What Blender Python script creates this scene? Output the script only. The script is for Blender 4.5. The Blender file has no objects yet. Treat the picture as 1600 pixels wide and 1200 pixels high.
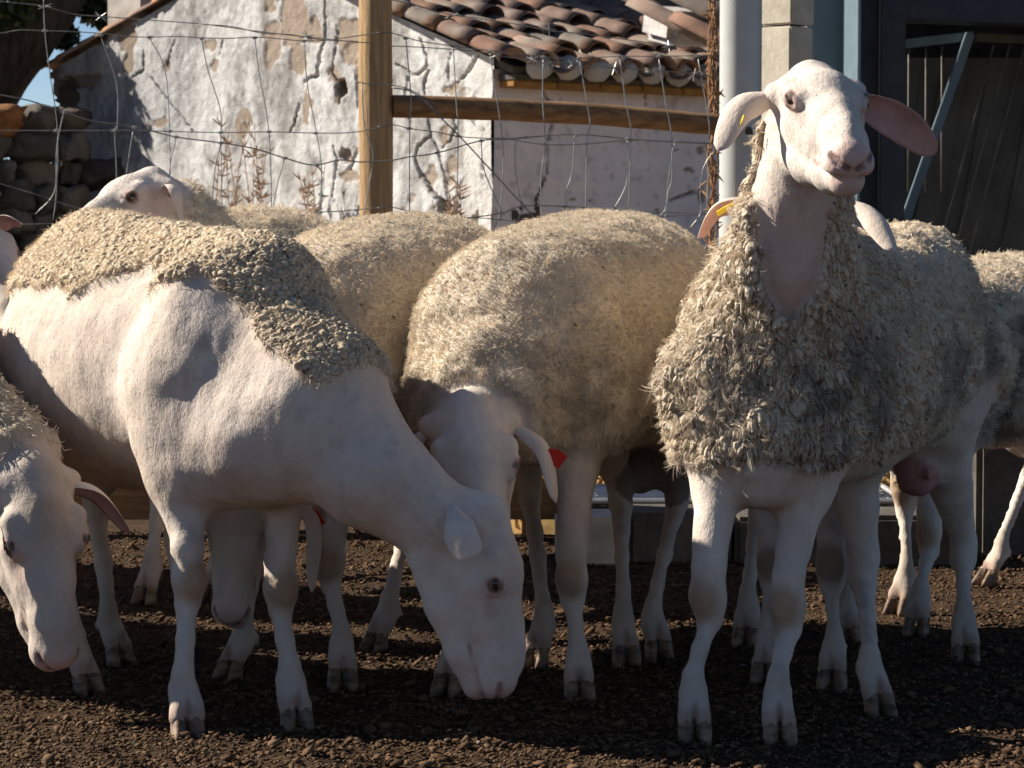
import bpy, bmesh, math, random
import numpy as np
from mathutils import Vector, Matrix, noise as mnoise

random.seed(7)
rng = np.random.default_rng(11)
scene = bpy.context.scene
C = scene.collection

# ------------------------------------------------------------------ camera
F = 4255.0            # focal length in photo pixels (1600 wide)
CAMZ = 0.78
PITCH = math.atan(240.0 / F)
cam_d = bpy.data.cameras.new('camera'); cam = bpy.data.objects.new('camera', cam_d); C.objects.link(cam)
cam_d.sensor_width = 36.0; cam_d.lens = F * 36.0 / 1600.0
cam_d.clip_start = 0.1; cam_d.clip_end = 3000
cam.location = (0, 0, CAMZ); cam.rotation_euler = (math.pi / 2 - PITCH, 0, 0)
cam_d.dof.use_dof = True; cam_d.dof.focus_distance = 4.35; cam_d.dof.aperture_fstop = 25
scene.camera = cam
CR = np.array(cam.rotation_euler.to_matrix())

# ------------------------------------------------------------------ world, sun, exposure
SUN_AZ = math.radians(106)      # measured from "towards the camera" round to the left
SUN_EL = math.radians(34)
to_sun = Vector((-math.sin(SUN_AZ) * math.cos(SUN_EL), -math.cos(SUN_AZ) * math.cos(SUN_EL), math.sin(SUN_EL)))
world = bpy.data.worlds.new('World'); scene.world = world; world.use_nodes = True
wn = world.node_tree.nodes; wl = world.node_tree.links; wn.clear()
wo = wn.new('ShaderNodeOutputWorld'); bg = wn.new('ShaderNodeBackground'); sky = wn.new('ShaderNodeTexSky')
sky.sky_type = 'NISHITA'; sky.sun_disc = False; sky.sun_elevation = SUN_EL
sky.sun_rotation = math.atan2(to_sun.x, to_sun.y)
bg.inputs['Strength'].default_value = 0.05
sky.ozone_density = 2.0; sky.dust_density = 0.0; sky.air_density = 0.6
wl.new(sky.outputs[0], bg.inputs[0]); wl.new(bg.outputs[0], wo.inputs[0])
sun_d = bpy.data.lights.new('sun', 'SUN'); sun_d.energy = 5.0; sun_d.angle = math.radians(0.53); sun_d.color = (1.0, 0.93, 0.82)
sun = bpy.data.objects.new('sun', sun_d); C.objects.link(sun)
sun.rotation_euler = to_sun.to_track_quat('Z', 'Y').to_euler(); sun.location = to_sun * 30
scene.view_settings.view_transform = 'Standard'; scene.view_settings.look = 'None'
scene.view_settings.exposure = 0.98; scene.view_settings.gamma = 1.0

# ------------------------------------------------------------------ helpers
def ray(px, py):
    v = CR @ np.array([(px - 800) / F, -(py - 600) / F, -1.0])
    return v / v[1]
def P(px, py, d):
    v = ray(px, py) * d
    return np.array([v[0], v[1], v[2] + CAMZ])
def G(px, py):                      # pixel on the ground
    v = ray(px, py); d = -CAMZ / v[2]
    return np.array([v[0] * d, v[1] * d, 0.0])
def A3(*a): return np.array(a, float)
def unit(v): v = np.asarray(v, float); return v / (np.linalg.norm(v) + 1e-12)

def mesh_obj(name, verts, faces, mat=None, parent=None, smooth=False):
    me = bpy.data.meshes.new(name)
    me.from_pydata([tuple(map(float, v)) for v in verts], [], [tuple(int(i) for i in f) for f in faces])
    me.update()
    if smooth: me.polygons.foreach_set('use_smooth', [True] * len(me.polygons))
    if mat: me.materials.append(mat)
    o = bpy.data.objects.new(name, me); C.objects.link(o)
    if parent: o.parent = parent
    return o
def np_mesh(name, V, Fq, mat=None, parent=None, smooth=True):
    """fast mesh from numpy arrays; Fq (n,3) or (n,4) or list of such arrays"""
    if not isinstance(Fq, list): Fq = [Fq]
    me = bpy.data.meshes.new(name)
    V = np.asarray(V, np.float32)
    loops = np.concatenate([f.ravel() for f in Fq]).astype(np.int32)
    sizes = np.concatenate([np.full(len(f), f.shape[1], np.int32) for f in Fq])
    starts = np.concatenate([[0], np.cumsum(sizes)[:-1]]).astype(np.int32)
    me.vertices.add(len(V)); me.vertices.foreach_set('co', V.ravel())
    me.loops.add(len(loops)); me.loops.foreach_set('vertex_index', loops)
    me.polygons.add(len(sizes)); me.polygons.foreach_set('loop_start', starts)
    if smooth: me.polygons.foreach_set('use_smooth', np.ones(len(sizes), bool))
    me.update(calc_edges=True); me.validate()
    if mat: me.materials.append(mat)
    o = bpy.data.objects.new(name, me); C.objects.link(o)
    if parent: o.parent = parent
    return o
def set_col(o, name, arr):
    a = o.data.attributes.new(name, 'FLOAT_COLOR', 'POINT')
    arr = np.asarray(arr, np.float32)
    if arr.shape[1] == 3: arr = np.concatenate([arr, np.ones((len(arr), 1), np.float32)], 1)
    a.data.foreach_set('color', arr.ravel())
def set_flt(o, name, arr):
    a = o.data.attributes.new(name, 'FLOAT', 'POINT'); a.data.foreach_set('value', np.asarray(arr, np.float32))
def empty(name, loc=(0, 0, 0)):
    o = bpy.data.objects.new(name, None); C.objects.link(o); o.location = tuple(map(float, loc)); o.empty_display_size = 0.1
    return o
def tag(o, label=None, cat=None, group=None, kind=None):
    if label: o['label'] = label
    if cat: o['category'] = cat
    if group: o['group'] = group
    if kind: o['kind'] = kind
    return o
def adopt(o, parent):               # parent without moving
    o.parent = parent; o.matrix_parent_inverse = Matrix.Translation(-Vector(parent.location))
def box(c, sx, sy, sz, rz=0.0, rx=0.0, ry=0.0, bev=0.0):
    """8-vertex box (or bevelled) as verts, faces"""
    bm = bmesh.new(); bmesh.ops.create_cube(bm, size=1.0)
    bmesh.ops.scale(bm, vec=(sx, sy, sz), verts=bm.verts)
    if bev: bmesh.ops.bevel(bm, geom=bm.edges[:], offset=bev, segments=2, affect='EDGES')
    m = Matrix.Translation(Vector(tuple(map(float, c)))) @ Matrix.Rotation(rz, 4, 'Z') @ Matrix.Rotation(ry, 4, 'Y') @ Matrix.Rotation(rx, 4, 'X')
    bmesh.ops.transform(bm, matrix=m, verts=bm.verts)
    bm.verts.ensure_lookup_table()
    v = [x.co[:] for x in bm.verts]; f = [[x.index for x in p.verts] for p in bm.faces]; bm.free()
    return v, f
def box_obj(name, c, sx, sy, sz, mat, parent=None, rz=0.0, rx=0.0, ry=0.0, bev=0.004, rough=0.0):
    v, f = box(c, sx, sy, sz, rz, rx, ry, bev)
    o = mesh_obj(name, v, f, mat)
    if parent: adopt(o, parent)
    return o
def tube(pts, rad, sides=6, closed_ends=True):
    pts = np.asarray(pts, float); n = len(pts)
    rad = np.full(n, rad) if np.isscalar(rad) else np.asarray(rad)
    V = []; prev = None
    for i in range(n):
        t = unit(pts[min(i + 1, n - 1)] - pts[max(i - 1, 0)])
        if prev is None:
            a = A3(0, 0, 1) if abs(t[2]) < .9 else A3(0, 1, 0)
            u = unit(np.cross(t, a))
        else:
            u = unit(prev - t * np.dot(prev, t))
        prev = u; w = np.cross(t, u)
        for k in range(sides):
            an = 2 * math.pi * k / sides
            V.append(pts[i] + rad[i] * (math.cos(an) * u + math.sin(an) * w))
    Fs = []
    for i in range(n - 1):
        for k in range(sides):
            a = i * sides + k; b = i * sides + (k + 1) % sides
            Fs.append((a, b, b + sides, a + sides))
    if closed_ends:
        Fs.append(tuple(range(sides - 1, -1, -1))); Fs.append(tuple(range((n - 1) * sides, n * sides)))
    return V, Fs
def spline(pts, sub=4):
    """Catmull-Rom through points"""
    p = [np.asarray(q, float) for q in pts]
    if len(p) < 3: return p
    p = [2 * p[0] - p[1]] + p + [2 * p[-1] - p[-2]]
    out = []
    for i in range(1, len(p) - 2):
        for j in range(sub):
            t = j / sub
            out.append(0.5 * ((2 * p[i]) + (-p[i - 1] + p[i + 1]) * t + (2 * p[i - 1] - 5 * p[i] + 4 * p[i + 1] - p[i + 2]) * t * t + (-p[i - 1] + 3 * p[i] - 3 * p[i + 1] + p[i + 2]) * t ** 3))
    out.append(p[-2]); return out

_perm = rng.permutation(4096)
def _h(ix, iy, iz):
    return _perm[(_perm[(_perm[ix & 4095] + iy) & 4095] + iz) & 4095] / 4095.0
def vnoise(p, s=1.0, seed=0):
    """value noise 0..1, vectorised; p (n,3)"""
    q = np.asarray(p, float) * s + seed * 17.31 + 1000
    i = np.floor(q).astype(np.int64); f = q - i; f = f * f * (3 - 2 * f)
    r = 0
    for dx in (0, 1):
        for dy in (0, 1):
            for dz in (0, 1):
                w = (f[:, 0] if dx else 1 - f[:, 0]) * (f[:, 1] if dy else 1 - f[:, 1]) * (f[:, 2] if dz else 1 - f[:, 2])
                r = r + w * _h(i[:, 0] + dx, i[:, 1] + dy, i[:, 2] + dz)
    return r
def fbm(p, s=1.0, oct=3, seed=0):
    r = 0; a = .5; t = 0
    for k in range(oct):
        r = r + a * vnoise(p, s * 2 ** k, seed + k); t += a; a *= .5
    return r / t
def sstep(a, b, x):
    t = np.clip((x - a) / (b - a), 0, 1); return t * t * (3 - 2 * t)

# ------------------------------------------------------------------ materials
def mat_new(name):
    m = bpy.data.materials.new(name); m.use_nodes = True
    nt = m.node_tree; nt.nodes.clear()
    out = nt.nodes.new('ShaderNodeOutputMaterial'); b = nt.nodes.new('ShaderNodeBsdfPrincipled')
    nt.links.new(b.outputs[0], out.inputs[0])
    return m, nt, b
def ramp(nt, stops, fac=None):
    r = nt.nodes.new('ShaderNodeValToRGB')
    el = r.color_ramp.elements
    while len(el) < len(stops): el.new(0.5)
    for e, (pos, c) in zip(el, stops): e.position = pos; e.color = (*c, 1)
    if fac is not None: nt.links.new(fac, r.inputs[0])
    return r
def noise_node(nt, scale, detail=4, rough=.55, coord=None, dist=0):
    n = nt.nodes.new('ShaderNodeTexNoise'); n.inputs['Scale'].default_value = scale
    n.inputs['Detail'].default_value = detail; n.inputs['Roughness'].default_value = rough; n.inputs['Distortion'].default_value = dist
    if coord is not None: nt.links.new(coord, n.inputs['Vector'])
    return n
def tcoord(nt, which='Object', scale=None):
    t = nt.nodes.new('ShaderNodeTexCoord')
    if scale is None: return t.outputs[which]
    mp = nt.nodes.new('ShaderNodeMapping'); mp.inputs['Scale'].default_value = scale
    nt.links.new(t.outputs[which], mp.inputs['Vector']); return mp.outputs[0]
def add_bump(nt, b, h, strength, dist):
    bp = nt.nodes.new('ShaderNodeBump'); bp.inputs['Strength'].default_value = strength; bp.inputs['Distance'].default_value = dist
    nt.links.new(h, bp.inputs['Height']); nt.links.new(bp.outputs[0], b.inputs['Normal']); return bp
def mix(nt, a, bb, fac, mode='MIX'):
    m = nt.nodes.new('ShaderNodeMix'); m.data_type = 'RGBA'; m.blend_type = mode
    for sock, v in ((m.inputs[0], fac), (m.inputs[6], a), (m.inputs[7], bb)):
        if hasattr(v, 'node'): nt.links.new(v, sock)
        elif isinstance(v, (int, float)): sock.default_value = v
        else: sock.default_value = (*v, 1)
    return m.outputs[2]
def simple_mat(name, c1, c2, scale=8, rough=.8, bump=.3, bdist=.004, coordscale=None, metal=0, detail=5, spec=.3):
    m, nt, b = mat_new(name)
    co = tcoord(nt, 'Object', coordscale)
    n = noise_node(nt, scale, detail, .6, co)
    r = ramp(nt, [(.32, c1), (.68, c2)], n.outputs[0]); nt.links.new(r.outputs[0], b.inputs['Base Color'])
    b.inputs['Roughness'].default_value = rough; b.inputs['Metallic'].default_value = metal
    b.inputs['Specular IOR Level'].default_value = spec
    if bump:
        n2 = noise_node(nt, scale * 5, 4, .6, co); add_bump(nt, b, n2.outputs[0], bump, bdist)
    return m
def attr_mat(name, attr='col', rough=.85, nscale=60, namt=.25, bump=.35, bscale=420, bdist=.0012, spec=.25, sss=0.0, coordscale=None):
    m, nt, b = mat_new(name)
    a = nt.nodes.new('ShaderNodeAttribute'); a.attribute_name = attr
    co = tcoord(nt, 'Object', coordscale)
    n = noise_node(nt, nscale, 4, .6, co)
    r = ramp(nt, [(.25, (1 - namt,) * 3), (.75, (1 + 0 * namt,) * 3)], n.outputs[0])
    nt.links.new(mix(nt, a.outputs['Color'], r.outputs[0], 1.0, 'MULTIPLY'), b.inputs['Base Color'])
    b.inputs['Roughness'].default_value = rough; b.inputs['Specular IOR Level'].default_value = spec
    if sss:
        b.inputs['Subsurface Weight'].default_value = sss; b.inputs['Subsurface Radius'].default_value = (.012, .005, .003); b.inputs['Subsurface Scale'].default_value = .5
    if bump:
        n2 = noise_node(nt, bscale, 3, .6, co); add_bump(nt, b, n2.outputs[0], bump, bdist)
    return m
M = {}
M['sheep'] = attr_mat('sheep_hide', rough=.78, nscale=30, namt=.14, bump=.38, bscale=420, bdist=.0020, spec=.12, coordscale=(1, 1, .38))
def _relief(m):
    nt = m.node_tree; bp = next(n for n in nt.nodes if n.type == 'BUMP'); co = tcoord(nt, 'Object', (1, 1, .55)); n3 = noise_node(nt, 95, 4, .6, co)
    b2 = nt.nodes.new('ShaderNodeBump'); b2.inputs['Strength'].default_value = .45; b2.inputs['Distance'].default_value = .004
    nt.links.new(n3.outputs[0], b2.inputs['Height']); nt.links.new(b2.outputs[0], bp.inputs['Normal'])
_relief(M['sheep'])
M['wool'] = attr_mat('wool_strands', rough=.95, namt=.12, bump=0, spec=.08)
M['curd'] = attr_mat('wool_curds', rough=.95, nscale=200, namt=.25, bump=.5, bscale=900, bdist=.001, spec=.08)
M['eye'] = attr_mat('eyeball', rough=.08, nscale=300, namt=.2, bump=0, spec=.6)
M['hoof'] = simple_mat('hoof_horn', (.06, .04, .028), (.30, .20, .13), 24, .6, .4, .002, (1, 1, 3))
M['tag_red'] = simple_mat('red_plastic', (.5, .02, .015), (.56, .03, .02), 20, .35, 0)
M['tag_yellow'] = simple_mat('yellow_plastic', (.75, .55, .03), (.8, .6, .05), 20, .35, 0)
M['tag_black'] = simple_mat('black_plastic', (.02, .02, .02), (.03, .03, .03), 20, .4, 0)
M['wood'] = simple_mat('post_wood', (.30, .17, .075), (.55, .37, .19), 14, .8, .8, .008, (6, 6, .35))
M['rail'] = simple_mat('rail_wood', (.13, .065, .03), (.33, .18, .08), 9, .8, .6, .006, (.5, 6, 6))
M['plank'] = simple_mat('plank_wood', (.16, .085, .04), (.34, .2, .1), 9, .8, .5, .004, (.5, 6, 6))
M['wire'] = simple_mat('galvanised_wire', (.13, .12, .11), (.34, .33, .31), 30, .5, 0, metal=.5, spec=.4)
M['wire_light'] = simple_mat('bright_wire', (.22, .22, .21), (.42, .42, .40), 30, .45, 0, metal=.5, spec=.4)
M['pole'] = simple_mat('grey_paint', (.42, .43, .41), (.48, .49, .47), 12, .4, .1, .001, spec=.5)
M['steel'] = simple_mat('blue_grey_steel', (.10, .145, .175), (.135, .185, .215), 10, .5, .15, .001, spec=.4)
M['steel_dark'] = simple_mat('dark_steel', (.022, .026, .032), (.04, .045, .05), 10, .55, .15, .001, spec=.35)
M['gate_sheet'] = simple_mat('gate_sheet_metal', (.055, .05, .042), (.105, .095, .08), 5, .65, .2, .002, spec=.3)
M['gate_bar'] = simple_mat('gate_bars', (.09, .08, .065), (.2, .18, .15), 14, .6, .1, .001)
M['concrete'] = simple_mat('cream_concrete', (.40, .35, .27), (.58, .52, .43), 9, .9, .5, .004)
M['concrete_dark'] = simple_mat('old_concrete', (.05, .043, .036), (.13, .112, .092), 7, .95, .8, .01)
M['barn_wall'] = simple_mat('barn_wall_plaster', (.2, .18, .16), (.4, .36, .33), 5, .95, .5, .006)
M['stone'] = attr_mat('field_stone', rough=.95, nscale=14, namt=.45, bump=.8, bscale=40, bdist=.02)
M['plaster'] = attr_mat('lime_plaster', rough=.97, nscale=6, namt=.16, bump=.7, bscale=70, bdist=.012, spec=.1)
M['tile'] = attr_mat('clay_tile', rough=.92, nscale=14, namt=.4, bump=.5, bscale=70, bdist=.005, spec=.15)
M['mortar'] = simple_mat('lime_mortar', (.36, .33, .32), (.62, .58, .56), 12, .95, .7, .01)
M['bark'] = simple_mat('oak_bark', (.03, .022, .016), (.11, .085, .06), 7, .95, 1.0, .05, (2, 2, .6))
M['leaf'] = attr_mat('oak_leaf', rough=.55, nscale=3, namt=.3, bump=0, spec=.35)
M['stem'] = simple_mat('dry_stems', (.30, .19, .12), (.46, .32, .22), 20, .9, 0)
M['straw'] = simple_mat('straw', (.36, .22, .075), (.6, .42, .17), 30, .8, 0)
M['rust'] = simple_mat('rusty_twigs', (.22, .11, .05), (.42, .24, .12), 30, .9, 0)
M['clod'] = attr_mat('soil_clods', rough=.95, nscale=90, namt=.45, bump=.6, bscale=300, bdist=.002, spec=.12)
M['mesh_metal'] = simple_mat('grating', (.4, .4, .4), (.6, .6, .59), 20, .4, 0, metal=.5)
m, nt, b = mat_new('soil'); M['soil'] = m
co = tcoord(nt, 'Object')
n = noise_node(nt, 14, 6, .65, co); r = ramp(nt, [(.3, (.030, .018, .010)), (.7, (.105, .065, .038))], n.outputs[0])
nt.links.new(r.outputs[0], b.inputs['Base Color']); b.inputs['Roughness'].default_value = 1; b.inputs['Specular IOR Level'].default_value = .1
sx = nt.nodes.new('ShaderNodeSeparateXYZ'); nt.links.new(co, sx.inputs[0]); mr = nt.nodes.new('ShaderNodeMapRange'); mr.inputs[1].default_value = 7.6; mr.inputs[2].default_value = 9.0; nt.links.new(sx.outputs[1], mr.inputs[0])
dry = ramp(nt, [(.3, (.26, .20, .14)), (.7, (.42, .34, .24))], n.outputs[0])  # unseen yard earth made paler to bounce light onto wall and sheep
nt.links.new(mix(nt, r.outputs[0], dry.outputs[0], mr.outputs[0]), b.inputs['Base Color'])
n2 = noise_node(nt, 130, 4, .7, co); add_bump(nt, b, n2.outputs[0], .9, .012)

# ================================================================== GROUND
def ground_h(p):
    q = np.stack([p[:, 0], p[:, 1], np.zeros(len(p))], 1)
    near = sstep(9, 7.2, p[:, 1]) * sstep(2.6, 3.3, p[:, 1] + 0 * p[:, 0])
    return (fbm(q, 3.0, 3, 5) - .5) * .03 * near + (fbm(q, 22, 3, 9) - .5) * .014 * near
def build_ground():
    xs = np.concatenate([[-1500, -300, -60, -15, -4], np.arange(-2.0, 2.01, .02), [4, 15, 60, 300, 1500]])
    ys = np.concatenate([[-1500, -300, -60, -10, 0, 2], np.arange(3.0, 7.6, .02), [8.5, 10, 14, 20, 60, 300, 2500]])
    X, Y = np.meshgrid(xs, ys); V = np.stack([X.ravel(), Y.ravel(), np.zeros(X.size)], 1)
    V[:, 2] = ground_h(V) - .004
    nx = len(xs); ny = len(ys)
    i = (np.arange(ny - 1)[:, None] * nx + np.arange(nx - 1)[None, :]).ravel()
    Fq = np.stack([i, i + 1, i + 1 + nx, i + nx], 1)
    tag(np_mesh('ground', V, Fq, M['soil']), 'bare dark brown trampled soil of the sheep pen', 'ground', kind='structure')
    # clods: thousands of small lumps, one object of stuff
    bm = bmesh.new(); bmesh.ops.create_icosphere(bm, subdivisions=1, radius=1.0)
    iv = np.array([v.co[:] for v in bm.verts]); bm.faces.ensure_lookup_table(); fi = np.array([[v.index for v in f.verts] for f in bm.faces]); bm.free()
    N = 52000
    y = 3.75 + 3.3 * rng.random(N) ** 1.25; x = (rng.random(N) * 2 - 1) * (.95 + .24 * (y - 3.75))
    big = rng.random(N)
    size = .0020 + .0034 * big ** 2.4 + .0040 * (big > .992)
    dens = vnoise(np.stack([x, y, 0 * x], 1), 4.0, 31)
    keep = (dens > .25) | (rng.random(N) < .5); x, y, size = x[keep], y[keep], size[keep]; N = len(x)
    base = np.stack([x, y, 0 * x], 1); base[:, 2] = ground_h(base) + size * .25
    V = np.repeat(iv[None], N, 0) * (1 + 1.0 * (rng.random((N, len(iv), 1)) - .5))
    V *= (size[:, None, None] * (np.array([1.3, .95, .55]) * (1 + .5 * (rng.random((N, 1, 3)) - .5))))
    an = rng.random(N) * 6.283; ca, sa = np.cos(an)[:, None], np.sin(an)[:, None]
    tl = (rng.random(N)[:, None] - .5) * 1.1
    Z = V[:, :, 2] + V[:, :, 0] * tl
    V = np.stack([V[:, :, 0] * ca - V[:, :, 1] * sa, V[:, :, 0] * sa + V[:, :, 1] * ca, Z], 2) + base[:, None, :]
    nv = len(iv)
    Fq = (fi[None] + (np.arange(N) * nv)[:, None, None]).reshape(-1, 3)
    o = np_mesh('soil_clods', V.reshape(-1, 3), Fq, M['clod'], smooth=False)
    t = rng.random((N, 1)); colr = A3(.055, .030, .016) * (1 - t) + A3(.20, .120, .068) * t
    pale = rng.random((N, 1)) < .010; colr = np.where(pale, A3(.26, .21, .17), colr)
    set_col(o, 'col', np.repeat(colr, nv, 0))
    tag(o, 'loose crumbs of brown soil and dung scattered over the pen floor', 'soil', kind='stuff')
build_ground()

# ================================================================== OLD FARMHOUSE
K = P(770, 400, 17.0)[:2]                     # corner under the eave
DG = A3(-.64, .77); DG /= np.linalg.norm(DG)  # along the gable (to the left, away)
DR = A3(.77, .64); DR /= np.linalg.norm(DR)   # along the shaded wall (to the right, away)
NG = A3(-DR[0], -DR[1]); NR = A3(-DG[0], -DG[1])
GL, RL = 5.36, 4.2
def on_wall(px, py, dirv):
    v = ray(px, py); n = A3(-dirv[1], dirv[0])
    t = np.dot(n, K) / (n[0] * v[0] + n[1] * v[1])
    p = v * t; u = np.dot(p[:2] - K, dirv)
    return u, p[2] + CAMZ
EZ_R = on_wall(770, 92, DG)[1]                # eave height at the corner
EZ_L = EZ_R + .18
RID = 2.6; RZ = EZ_R + .33 * RID
def gable_top(u):
    return np.where(u < RID, EZ_R + .33 * u, RZ + (EZ_L - RZ) * (u - RID) / (GL - RID))
house = empty('farmhouse', (K[0], K[1], 0))
tag(house, 'old farmhouse with cracked peeling white plaster and a clay tile roof', 'house')
def seg_dist(U, Z, poly, w):
    d = np.full(U.shape, 9.0)
    for (a, wa), (b, wb) in zip(zip(poly[:-1], w[:-1]), zip(poly[1:], w[1:])):
        a = A3(*a); b = A3(*b); ab = b - a
        t = np.clip(((U - a[0]) * ab[0] + (Z - a[1]) * ab[1]) / (ab @ ab + 1e-9), 0, 1)
        d = np.minimum(d, np.hypot(U - a[0] - t * ab[0], Z - a[1] - t * ab[1]) - (wa + (wb - wa) * t))
    return d
def build_wall(name, dirv, nrm, length, topf, cracks, patches, colors, flakes=1.0, res=.0125, thick=.3, tone_fn=None, label=None):
    z0 = .25
    nu = int(length / res); nz = int(2.7 / res)
    u = np.linspace(0, length, nu); tz = np.linspace(0, 1, nz)
    Ug, Tg = np.meshgrid(u, tz); top = topf(Ug); Zg = z0 + (top - z0) * Tg
    pt = np.stack([K[0] + dirv[0] * Ug.ravel(), K[1] + dirv[1] * Ug.ravel(), Zg.ravel()], 1)
    wob = np.stack([fbm(pt, 9, 3, 41) - .5, fbm(pt, 9, 3, 47) - .5], 1).reshape(nz, nu, 2) * .10
    wob2 = np.stack([fbm(pt, 40, 2, 51) - .5, fbm(pt, 40, 2, 57) - .5], 1).reshape(nz, nu, 2) * .03
    Uw = Ug + wob[..., 0] + wob2[..., 0]; Zw = Zg + wob[..., 1] + wob2[..., 1]
    h = ((fbm(pt, 1.6, 2, 61) - .5) * .07 + (fbm(pt, 7, 3, 63) - .5) * .022 + (fbm(pt, 30, 2, 65) - .5) * .008).reshape(nz, nu)
    fine = fbm(pt, 3.2, 5, 71).reshape(nz, nu); streak = fbm(pt * A3(1, 1, .25), 8, 4, 73).reshape(nz, nu)
    white, grey, earth = colors
    w = sstep(.36, .60, .45 * fine + .3 * streak + .25 * fbm(pt, 22, 3, 79).reshape(nz, nu))[..., None]
    col = A3(*grey) * (1 - w) + A3(*white) * w
    spot = sstep(.60, .72, fbm(pt, 17, 4, 77).reshape(nz, nu))[..., None]
    col = col * (1 - .25 * spot)
    # peeled patches: plaster gone, render a step lower
    peel = np.zeros((nz, nu))
    for (pu, pz, ru, rz, depth) in patches:
        q = np.hypot((Uw - pu) / ru, (Zw - pz) / rz)
        mk = sstep(1.06, .96, q); peel = np.maximum(peel, mk); h = h - mk * depth
        if depth > .04: col = np.where(mk[..., None] > .5, A3(.17, .13, .10) * (.6 + .8 * fine[..., None]), col)
    # random little flakes
    fl = sstep(.60, .625, fbm(pt, 5.5, 4, 83).reshape(nz, nu)) * sstep(.45, .6, fbm(pt, 1.1, 2, 85).reshape(nz, nu)) * flakes
    h -= fl * .012; peel = np.maximum(peel, fl * .85)
    ec = A3(*earth) * (.75 + .5 * fine[..., None])
    col = np.where((peel > .5)[..., None] & (col.mean(-1, keepdims=True) > .2), ec, col)
    for poly, ww in cracks:
        d = seg_dist(Ug + .8 * wob2[..., 0] + .12 * wob[..., 0], Zg + .8 * wob2[..., 1] + .12 * wob[..., 1], poly, ww)
        mk = sstep(.008, -.006, d); h -= mk * .07
        col = col * (1 - mk[..., None]) + A3(.10, .075, .055) * mk[..., None]
    if tone_fn is not None: col = tone_fn(Ug, Zg, col, fine)
    Vx = pt + np.stack([nrm[0] * h.ravel(), nrm[1] * h.ravel(), 0 * h.ravel()], 1)
    i = (np.arange(nz - 1)[:, None] * nu + np.arange(nu - 1)[None, :]).ravel()
    Fq = np.stack([i, i + 1, i + 1 + nu, i + nu], 1)
    o = np_mesh(name, Vx, Fq, M['plaster']); set_col(o, 'col', col.reshape(-1, 3)); adopt(o, house)
    # solid core behind the plaster
    bs = []
    for uu in (0.02, length - .02) if name != 'gable_wall' else (0.02, RID, length - .02):
        for dd in (.17, .17 + thick):
            for zz in (0.0, float(topf(np.array(uu))) - .02):
                bs.append((K[0] + dirv[0] * uu - nrm[0] * dd, K[1] + dirv[1] * uu - nrm[1] * dd, zz))
    nseg = len(bs) // 4; fs = []
    for s in range(nseg - 1):
        a = s * 4; b2 = a + 4
        fs += [(a, b2, b2 + 1, a + 1), (a + 2, a + 3, b2 + 3, b2 + 2), (a + 1, b2 + 1, b2 + 3, a + 3), (a, a + 2, b2 + 2, b2)]
    fs += [(0, 1, 3, 2), tuple(len(bs) - 4 + k for k in (0, 2, 3, 1))]
    c = mesh_obj('wall_core', bs, fs, M['concrete_dark']); adopt(c, house)
    if label: o['label'] = label
    return o
def pl(pts, dirv): return [on_wall(x, y, dirv) for x, y in pts]
g = lambda *pts: pl(pts, DG)
cr = []
def crack(pts, w0, w1=None, wm=None):
    n = len(pts); ws = list(.5 * np.interp(np.linspace(0, 1, n), [0, .5, 1], [w0, wm if wm is not None else (w0 + (w1 or w0)) / 2, w1 if w1 is not None else w0]))
    cr.append((g(*pts), ws))
crack([(508, -5), (506, 55), (498, 85), (493, 118), (480, 122), (473, 130)], .008, .002, .016)
crack([(524, 40), (521, 80), (514, 115)], .003, .005)
crack([(516, 118), (530, 140), (528, 160)], .01, .02, .03)
crack([(555, 120), (560, 170)], .012)
crack([(467, 162), (458, 195), (450, 205)], .004, .002, .006)
crack([(347, 65), (341, 85)], .004)
crack([(520, 228), (527, 250), (524, 270), (518, 330)], .006, .004, .012)
crack([(545, 235), (548, 262), (556, 240)], .015, .012, .02)
crack([(272, 65), (262, 105)], .004, .002, .006)
crack([(225, 78), (225, 108), (206, 120)], .003, .002, .006)
crack([(236, 120), (300, 205)], .0015)
# right of the post
crack([(658, 60), (670, 90), (668, 108), (648, 118), (630, 108), (618, 100)], .008, .006, .01)
crack([(636, 118), (634, 150), (640, 190)], .003)
crack([(672, 112), (664, 130), (665, 150)], .012, .006)
crack([(745, 85), (735, 105), (726, 120), (716, 132)], .018, .005, .008)
crack([(705, 82), (702, 110), (704, 128)], .004, .002, .003)
crack([(668, 180), (672, 205), (672, 213), (652, 230), (648, 245), (655, 270), (672, 295), (680, 305), (690, 325), (694, 352)], .006, .03, .009)
crack([(672, 213), (682, 235), (692, 265), (697, 290), (700, 330)], .006, .004, .007)
crack([(700, 150), (712, 200), (704, 218), (690, 232)], .003, .003, .005)
crack([(688, 325), (688, 355)], .03, .03, .04)
gp = []
def patch(px, py, rx, ry, depth):
    u0, z0 = on_wall(px, py, DG); u1, _ = on_wall(px + rx, py, DG); _, z1 = on_wall(px, py - ry, DG)
    gp.append((u0, z0, abs(u1 - u0), abs(z1 - z0), depth))
for a in [(455, 30, 22, 45, .012), (487, 45, 12, 22, .012), (425, 75, 12, 40, .01), (465, 90, 12, 22, .01), (545, 55, 22, 30, .012), (420, 8, 8, 14, .01), (545, 85, 14, 18, .012),
          (325, 70, 10, 12, .008), (335, 98, 6, 10, .008), (695, 215, 8, 18, .012), (707, 258, 8, 14, .012), (703, 285, 6, 10, .01), (545, 275, 14, 12, .014), (542, 242, 9, 11, .035),
          (530, 136, 9, 13, .045), (690, 335, 9, 22, .12), (475, 298, 7, 8, .008), (120, 128, 34, 10, .04), (100, 170, 18, 45, .05), (262, 100, 6, 8, .008), (706, 140, 12, 10, .012), (728, 150, 10, 8, .012), (250, 190, 10, 9, .008)]:
    patch(*a)
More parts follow.
